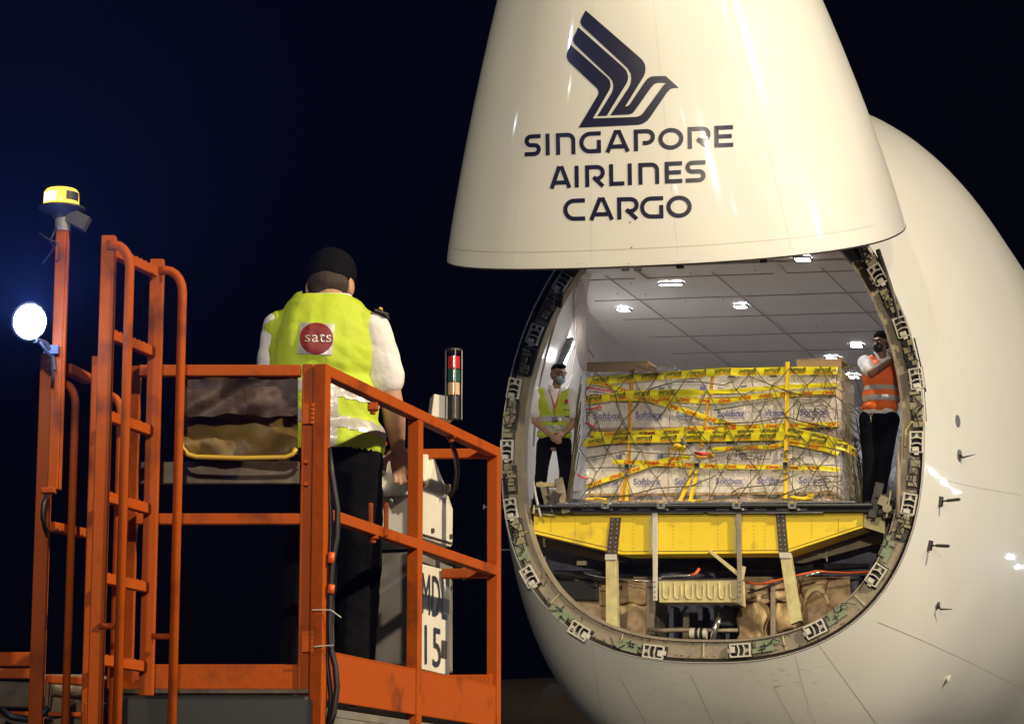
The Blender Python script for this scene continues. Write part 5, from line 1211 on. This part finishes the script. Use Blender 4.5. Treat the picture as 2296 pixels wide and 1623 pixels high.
# black locker below
m = MB(); a = PY(250, 1557, 9.2); b = PY(693, 1557, 9.2); m.box(((a[0] + b[0]) / 2, 9.5, a[2] - .30), (b[0] - a[0], .6, .6)); LO(m, 'locker', 'rubber', bevel=.015)
# ladder
YA = 8.9; A_ = PY(228, 1100, YA); zA = PY(228, 530, YA)[2]; Bp = PZ(347, 590, zA); A_ = np.array([PY(228, 1100, YA)[0], YA, 0])
ld = np.array([axd[0], axd[1], 0]); 
def lad(px, t=None):
    lo, hi = 0, 1.2
    for _ in range(40):
        mm = (lo + hi) / 2; q = A_ + ld * mm + np.array([0, 0, 2.2]) - CAM; d = q[1] * cP + q[2] * sP
        if CX + F * q[0] / d < px: lo = mm
        else: hi = mm
    return lo
tB = lad(338); B0 = A_ + ld * tB
ladr = None
m = MB(); m.beam(A_ + [0, 0, .3], A_ + [0, 0, zA], .05, .040, (0, 1, 0)); LO(m, 'ladder_stile')
m = MB(); m.beam(B0 + [0, 0, .3], B0 + [0, 0, zA], .05, .040, (0, 1, 0)); LO(m, 'ladder_stile')
for y in (562, 748, 931, 1112, 1294, 1478, 1655):
    z = PY(240, y, YA)[2]; m = MB(); m.beam(A_ + ld * .025 + [0, 0, z], A_ + ld * (tB - .025) + [0, 0, z], .03, .036); o = LO(m, 'ladder_rung')
    m = MB(); k = 9
    for q in range(k): p = A_ + ld * (.03 + (tB - .06) * (q + .5) / k) + np.array([0, 0, z + .018]); m.beam(p - ld * .008, p + ld * .006, .03, .005)
    LO(m, 'rung_tread', 'orange', o, bevel=0)
def hoop(pts, Y, r=.0165, name='grab_rail'):
    m = MB(); P3 = [PY(x, y, Y) for x, y in pts]; last = P3[-1]; P3.append(np.array([last[0], Y, .6])); 
    x_, z_ = last[0], last[2]; m.tube(P3, r, 12); LO(m, name, smooth=True, bevel=0)
def arcs(p0, p1, n=6):   # quarter bend from p0 (heading right) to p1 (heading down)
    return [(p0[0] + (p1[0] - p0[0]) * math.sin(a), p1[1] + (p0[1] - p1[1]) * math.cos(a)) for a in np.linspace(0, PI / 2, n)]
hoop([(240, 549)] + arcs((256, 549), (291, 600)), YA - .03); hoop([(356, 608)] + arcs((372, 606), (409, 655)), 9.18)
hoop([(136, 862)] + arcs((142, 860), (169, 905)), 8.95, .014); hoop([(236, 886)] + arcs((244, 886), (271, 925)), 9.1, .014)
for (x0, x1, y, Y) in ((222, 262, 1403, YA - .02), (340, 384, 1426, 9.2)): m = MB(); m.tube([PY(x0, y, Y), PY(x1, y, Y)], .011, 10); LO(m, 'grab_rail_stay', smooth=True, bevel=0)
# left posts, rails
V(93, 794, 1700, 9.0, .048, .045); V(202, 800, 1700, 9.05, .026, .04); V(238, 852, 1215, 9.3, .012, .03)
Hb(150, 826, 9.0, 197, 850, 9.25, .035, .036, 'top_rail'); Hb(112, 1180, 9.0, 192, 1196, 9.25, .032, .034, 'mid_rail')
m = MB(); p0 = PY(129, 800, 8.85); z1 = PY(129, 500, 8.85)[2]; z0 = PY(129, 1098, 8.85)[2]; m.beam((p0[0], 8.85, z0), (p0[0], 8.85, z1), .036, .036, (0, 1, 0)); m.beam((p0[0] + .022, 8.85, z0), (p0[0] + .022, 8.85, z1), .010, .028, (0, 1, 0)); LO(m, 'lamp_post')
px_ = p0[0]
m = MB(); m.lathe([(.027, -.03), (.028, .02)], (px_ + .003, 8.85, z1), 16); LO(m, 'post_socket', 'ring', bevel=0)
m = MB(); m.lathe([(.03, -.0), (.035, .012), (.06, .022), (.080, .034), (.080, .040)], (px_ - .003, 8.85, z1 + .015), 28); m.box((px_ + .055, 8.85, z1 + .01), (.075, .05, .05), (0, .45, 0)); LO(m, 'beacon_base', 'dark', smooth='auto', bevel=0)
bz = z1 + .056
m = MB(); m.lathe([(.060, 0), (.062, .01), (.060, .052), (.052, .062), (.02, .066)], (px_ - .005, 8.85, bz), 32); bo = LO(m, 'beacon_lens', 'beacon', smooth=True, bevel=0)
m = MB(); m.grid([[(px_ - .005 + .0625 * math.cos(a), 8.85 + .0625 * math.sin(a), bz + z) for a in np.linspace(math.radians(212), math.radians(262), 10)] for z in (.012, .022, .034, .044)]); LO(m, 'beacon_flash', 'beaconhot', bo, smooth=True, bevel=0)
m = MB(); m.grid([[(px_ - .005 + .0628 * math.cos(a), 8.85 + .0628 * math.sin(a), bz + z) for a in np.linspace(math.radians(295), math.radians(350), 10)] for z in (.016, .03, .048)]); LO(m, 'beacon_shield', 'dark', bo, smooth=True, bevel=0)
m = MB(); m.tube([PY(126, 510, 8.82), PY(112, 540, 8.80), PY(122, 555, 8.82), PY(96, 590, 8.8)], .0035, 6); m.tube([PY(88, 522, 8.8), PY(108, 536, 8.8), PY(130, 545, 8.82), PY(133, 580, 8.82), PY(126, 588, 8.82)], .0035, 6); LO(m, 'beacon_wire', 'rubber', smooth=True, bevel=0)
# floodlight
lc = PY(66, 721, 8.72); ldv = nrm(np.array([.75, -1, -.30]))
m = MB(); m.lathe([(.025, -.075), (.05, -.06), (.066, -.01), (.068, .0), (.064, .002)], lc, 32, tuple(ldv)); fl_o = LO(m, 'floodlight', 'rubber', smooth='auto', bevel=0)
m = MB(); m.lathe([(.060, .003), (.056, .008), (.03, .011)], lc, 32, tuple(ldv)); LO(m, 'floodlight_lens', 'lampface', fl_o, smooth=True, bevel=0)
m = MB(); m.tube([PY(78, 762, 8.75), PY(100, 770, 8.8), PY(116, 790, 8.82), PY(119, 830, 8.82)], .012, 8); m.box(PY(116, 785, 8.82), (.05, .03, .03)); LO(m, 'lamp_bracket', 'dark', smooth='auto', bevel=0)
m = MB(); m.tube([PY(90, 768, 8.75), PY(113, 800, 8.8), PY(119, 845, 8.81), PY(117, 870, 8.81)], .006, 6); LO(m, 'lamp_cable', 'rubber', smooth=True, bevel=0)
bl = bpy.data.lights.new('floodlight_beam', 'SPOT'); bl.energy = 20000; bl.color = (.30, .5, 1.0); bl.shadow_soft_size = .04; bl.spot_size = math.radians(76); bl.spot_blend = .5
bo_ = bpy.data.objects.new('floodlight_beam', bl); COL.objects.link(bo_); bdv = nrm(np.array([.10, -1, .20])); bo_.location = lc + ldv * .02 + bdv * .03; bo_.rotation_euler = Vector(bdv).to_track_quat('-Z', 'Y').to_euler()
b2 = bpy.data.lights.new('floodlight_spill', 'POINT'); b2.energy = 9; b2.color = (.15, .3, 1.0); b2.shadow_soft_size = .05
bo2 = bpy.data.objects.new('floodlight_spill', b2); COL.objects.link(bo2); bo2.location = lc + ldv * .08
m = MB(); m.tube([PY(106, 1108, 8.93), PY(97, 1130, 8.9), PY(95, 1160, 8.9), PY(104, 1190, 8.93)], .008, 8); LO(m, 'hose_loop', 'rubber', smooth=True, bevel=0)
m = MB(); m.box(PY(109, 1100, 8.84), (.05, .04, .02)); LO(m, 'post_foot', 'orange')
# lower left frame
Hb(-40, 1478, 9.3, 74, 1478, 9.3, .05, .05, 'lower_beam'); Hb(-40, 1510, 9.28, 74, 1510, 9.28, .05, .036, 'lower_beam')
Hb(-40, 1555, 9.2, 110, 1560, 9.2, .08, .09, 'lower_channel', 'bolt'); Hb(-20, 1598, 9.18, 190, 1602, 9.2, .04, .016, 'lower_edge'); Hb(-40, 1640, 9.2, 190, 1640, 9.2, .1, .09, 'lower_channel', 'bolt')
m = MB(); m.tube([PY(100, 1545, 9.5), PY(250, 1545, 9.5)], .055, 20); LO(m, 'roller', 'ring', smooth='auto', bevel=0)
Hb(105, 1522, 9.3, 235, 1530, 9.3, .05, .03, 'lower_beam'); Hb(118, 1595, 9.3, 246, 1610, 9.3, .1, .1, 'lower_channel', 'bolt')
m = MB(); m.tube([PY(2, 1590, 9.0), PY(25, 1606, 9.0), PY(60, 1612, 9.0), PY(95, 1600, 9.0), PY(110, 1585, 9.0)], .012, 8); LO(m, 'hose_loop', 'rubber', smooth=True, bevel=0)
m = MB(); m.beam(PY(200, 1640, 9.0), PY(200, 1575, 9.0), .03, .03, (0, 1, 0)); LO(m, 'foot_lug', 'orange')
# cable on the near corner post
m = MB(); m.tube([PY(x, y, 9.40) for x, y in ((737, 1005), (744, 1060), (757, 1142), (756, 1200), (745, 1262), (741, 1330), (739, 1400), (741, 1450), (752, 1495), (756, 1540), (748, 1600), (735, 1640))], .011, 8); LO(m, 'black_hose', 'rubber', smooth=True, bevel=0)
m = MB(); m.tube([PY(x, y, 9.42) for x, y in ((733, 1010), (738, 1080), (742, 1160), (740, 1260), (735, 1350), (733, 1480), (742, 1560), (735, 1640))], .009, 8); LO(m, 'black_hose', 'rubber', smooth=True, bevel=0)
m = MB()
for y0, y1 in ((1238, 1262), (1310, 1330)): m.tube([PY(744, y0, 9.39), PY(741, y1, 9.39)], .0125, 8)
LO(m, 'hose_tape', 'conduit', smooth=True, bevel=0)
m = MB(); m.tube([PY(700, 1367, 9.36), PY(742, 1367, 9.36), PY(765, 1384, 9.36)], .0022, 5); m.tube([PY(705, 1449, 9.36), PY(748, 1446, 9.36)], .0022, 5); LO(m, 'cable_tie', 'latch', bevel=0)
# ---- control box on its pedestal
pO = RP(t_at(930), 0) - axn * .26
def OP(px, py, off=0.0):
    o = pO + axn * off; r = ray(px, py); k = ((o - CAM) @ axn) / (r @ axn); return CAM + r * k
def C5(x, y, off=0.0): return OP((1100 + x / 3.528) / 1.35, (1300 + y / 3.528) / 1.35, off)
prof = [(755, 285), (865, 570), (905, 590), (912, 700), (925, 750), (958, 845), (955, 1200), (940, 1255), (560, 1130), (560, 700), (700, 590)]
m = MB(); m.prism([C5(*p) for p in prof], tuple(-axn * .42)); cbx = LO(m, 'control_box', 'white', bevel=.006)
m = MB(); m.beam(C5(590, 1105, .006), C5(950, 1212, .006), .004, .006); m.lathe([(.012, -.004), (.010, .006)], C5(740, 1077, .004), 10, tuple(axn)); m.lathe([(.012, -.004), (.010, .006)], C5(935, 1140, .004), 10, tuple(axn)); LO(m, 'box_fastener', 'bolt', cbx, bevel=0)
m = MB(); m.beam(C5(870, 590, .02), C5(858, 730, .02), .02, .014); LO(m, 'box_latch', 'grey', cbx)
m = MB(); m.tube([C5(905, 590, .01), C5(912, 640, .015), C5(905, 700, .01)], .010, 8); LO(m, 'box_handle', 'white', cbx, smooth=True, bevel=0)
m = MB(); m.prism([C5(470, 262, -.02), C5(745, 262, -.02), C5(700, 585, -.02), C5(560, 700, -.02), C5(470, 700, -.02)], tuple(-axn * .36)); LO(m, 'instrument_hood', 'white', cbx, bevel=.006)
m = MB(); m.box(C5(380, 1000, -.25), (.25, .2, .08)); LO(m, 'box_shelf', 'grey', cbx)
for k, (x, y) in enumerate(((200, 60), (150, 120), (215, 150), (390, 905))): m = MB(); m.ell(C5(x, y, -.3), (.016, .016, .016)); LO(m, 'control_knob', ('blackm', 'silver', 'red', 'silver')[k], cbx, smooth=True, bevel=0)
m = MB(); m.prism([C5(560, 1300, -.03), C5(960, 1420, -.03), C5(960, 2600, -.03), C5(560, 2500, -.03)], tuple(-axn * .50)); ped = LO(m, 'pedestal', 'steel', bevel=.01)
sg = [((900 + x / 1.362) / 1.35, (1000 + y / 1.362) / 1.35) for x, y in ((490, 955), (618, 988), (632, 1005), (628, 1422), (490, 1390))]
m = MB(); m.prism([OP(x, y, .02) for x, y in sg], tuple(-axn * .03)); sgo = LO(m, 'number_plate', 'white', ped)
def plate_text(s_, x0, y0, x1, y1, sl, m_='blk'):
    v, fc = text2d(s_, .0, 0, 1.05); P3 = [OP(x0 + (x1 - x0) * p[0], y1 - (y1 - y0) * p[1] + sl * p[0], .024) - LBASE for p in v]; raw('plate_lettering', [tuple(p) for p in P3], fc, m_, sgo)
plate_text('MDL', 947, 1283, 1003, 1373, 16); plate_text('15', 953, 1400, 989, 1488, 10)
m = MB(); m.prism([OP(x, y, .026) for x, y in ((992, 1434), (1003, 1437), (1002, 1475), (991, 1473))], tuple(-axn * .003)); LO(m, 'small_sticker', 'bolt', sgo, bevel=0)
m = MB(); m.tube([C5(640, 1290, .02), C5(760, 1350, .03), C5(900, 1410, .03), C5(1040, 1450, .05), C5(1080, 1410, .05)], .016, 8); LO(m, 'pipe_run', 'dark', smooth=True, bevel=0)
m = MB(); m.tube([C5(1080, 1410, .05), C5(1130, 1480, .05), C5(1115, 1560, .05), C5(1080, 1590, .05), C5(1060, 1550, .05)], .008, 8); LO(m, 'hose_loop', 'rubber', smooth=True, bevel=0)
m = MB()
for k in range(4): m.tube([C5(1060 + 12 * k, 1390, .06), C5(1090 + 10 * k, 1440 + 8 * k, .07), C5(1060 + 14 * k, 1500 + 9 * k, .06)], .006, 6)
LO(m, 'twisted_rope', 'ring', smooth=True, bevel=0)
m = MB(); m.tube([OP(1010, 984, .2), OP(1022, 1020, .16), OP(1026, 1060, .12), OP(1020, 1095, .06), OP(1008, 1112, .03)], .011, 8); LO(m, 'black_hose', 'rubber', smooth=True, bevel=0)
for x, y in ((833, 912), (1010, 975), (836, 1200)): q = RP(t_at(x), 0); pz = PY(x, y, q[1])[2]; m = MB(); m.box((q[0], q[1], pz), (.04, .04, .03)); m.lathe([(.012, -.03), (.012, .01)], (q[0], q[1], pz), 8); LO(m, 'rail_clamp', 'orange')
m = MB(); q = RP(t_at(848), 0); pz = PY(848, 1165, q[1])[2]
for dx in (-.03, .03): m.box((q[0] + dx, q[1], pz), (.018, .018, .13))
LO(m, 'rail_lug')
# crumpled plastic bag over the lever
bg = C5(320, 800, -.22); rows = []
for j in range(15):
    row = []
    for i in range(15):
        u, v = i / 14, j / 14; x = 190 + (470 - 190) * u + 60 * (v - .5) * (u - .3); y = 300 + 560 * v + 60 * math.sin(u * 3) - 50 * (1 - v) * u
        p = C5(x, y, -.16 + .05 * math.sin(u * 9 + v * 5) + .04 * math.sin(v * 13 - u * 4) + .02 * math.sin(u * 23 + v * 17)); row.append(p - bg)
    rows.append(row)
o = MB().grid(rows).build('plastic_bag', 'film2', None, smooth=True); o.location = bg; tag(o, 'crumpled grey plastic bag draped over the lever beside the white control box', 'plastic bag')
# signal tower
sc_ = PY(1017, 920, 11.1); sr = .035
def TZ(y): return PY(1017, y, 11.1)[2]
m = MB(); m.box((PY(990, 912, 11.1)[0], 11.15, TZ(912)), (.10, .10, .10), (0, .12, .2)); o = LO(m, 'signal_box', 'white')
for y0, y1, mm, nm in ((798, 827, 'glassr', 'red_segment'), (828, 856, 'glassg', 'green_segment'), (857, 886, 'glassa', 'amber_segment'), (887, 940, 'dark', 'signal_base')):
    m = MB(); m.lathe([(.026, TZ(y1)), (.026, TZ(y0) - .004)], (sc_[0], 11.1, 0), 20); LO(m, nm, mm, smooth='auto', bevel=0)
m = MB(); m.lathe([(sr, TZ(788)), (sr, TZ(783))], (sc_[0], 11.1, 0), 20); LO(m, 'signal_cap', 'dark', bevel=0)
m = MB()
for a in (.2, 1.8, 3.3, 4.9): m.tube([(sc_[0] + sr * math.cos(a), 11.1 + sr * math.sin(a), TZ(940)), (sc_[0] + sr * math.cos(a), 11.1 + sr * math.sin(a), TZ(785))], .0035, 6)
LO(m, 'signal_guard', 'grey', bevel=0)
# ================================================================== BLUE HAZE ADDED FOR THE LAMP HALO AND NAVY SKY
mh = bpy.data.materials.new('halo_haze'); mh.use_nodes = True; nt = mh.node_tree
for n in list(nt.nodes):
    if n.type == 'BSDF_PRINCIPLED': nt.nodes.remove(n)
pv = nt.nodes.new('ShaderNodeVolumePrincipled'); pv.inputs['Density'].default_value = .00009; pv.inputs['Color'].default_value = (.25, .35, 1, 1); pv.inputs['Anisotropy'].default_value = .0
nt.links.new(pv.outputs['Volume'], nt.nodes['Material Output'].inputs['Volume'])
m = MB(); m.box((0, 0, 16), (1240, 1240, 34)); hz = m.build('haze', mh); tag(hz, kind='stuff')
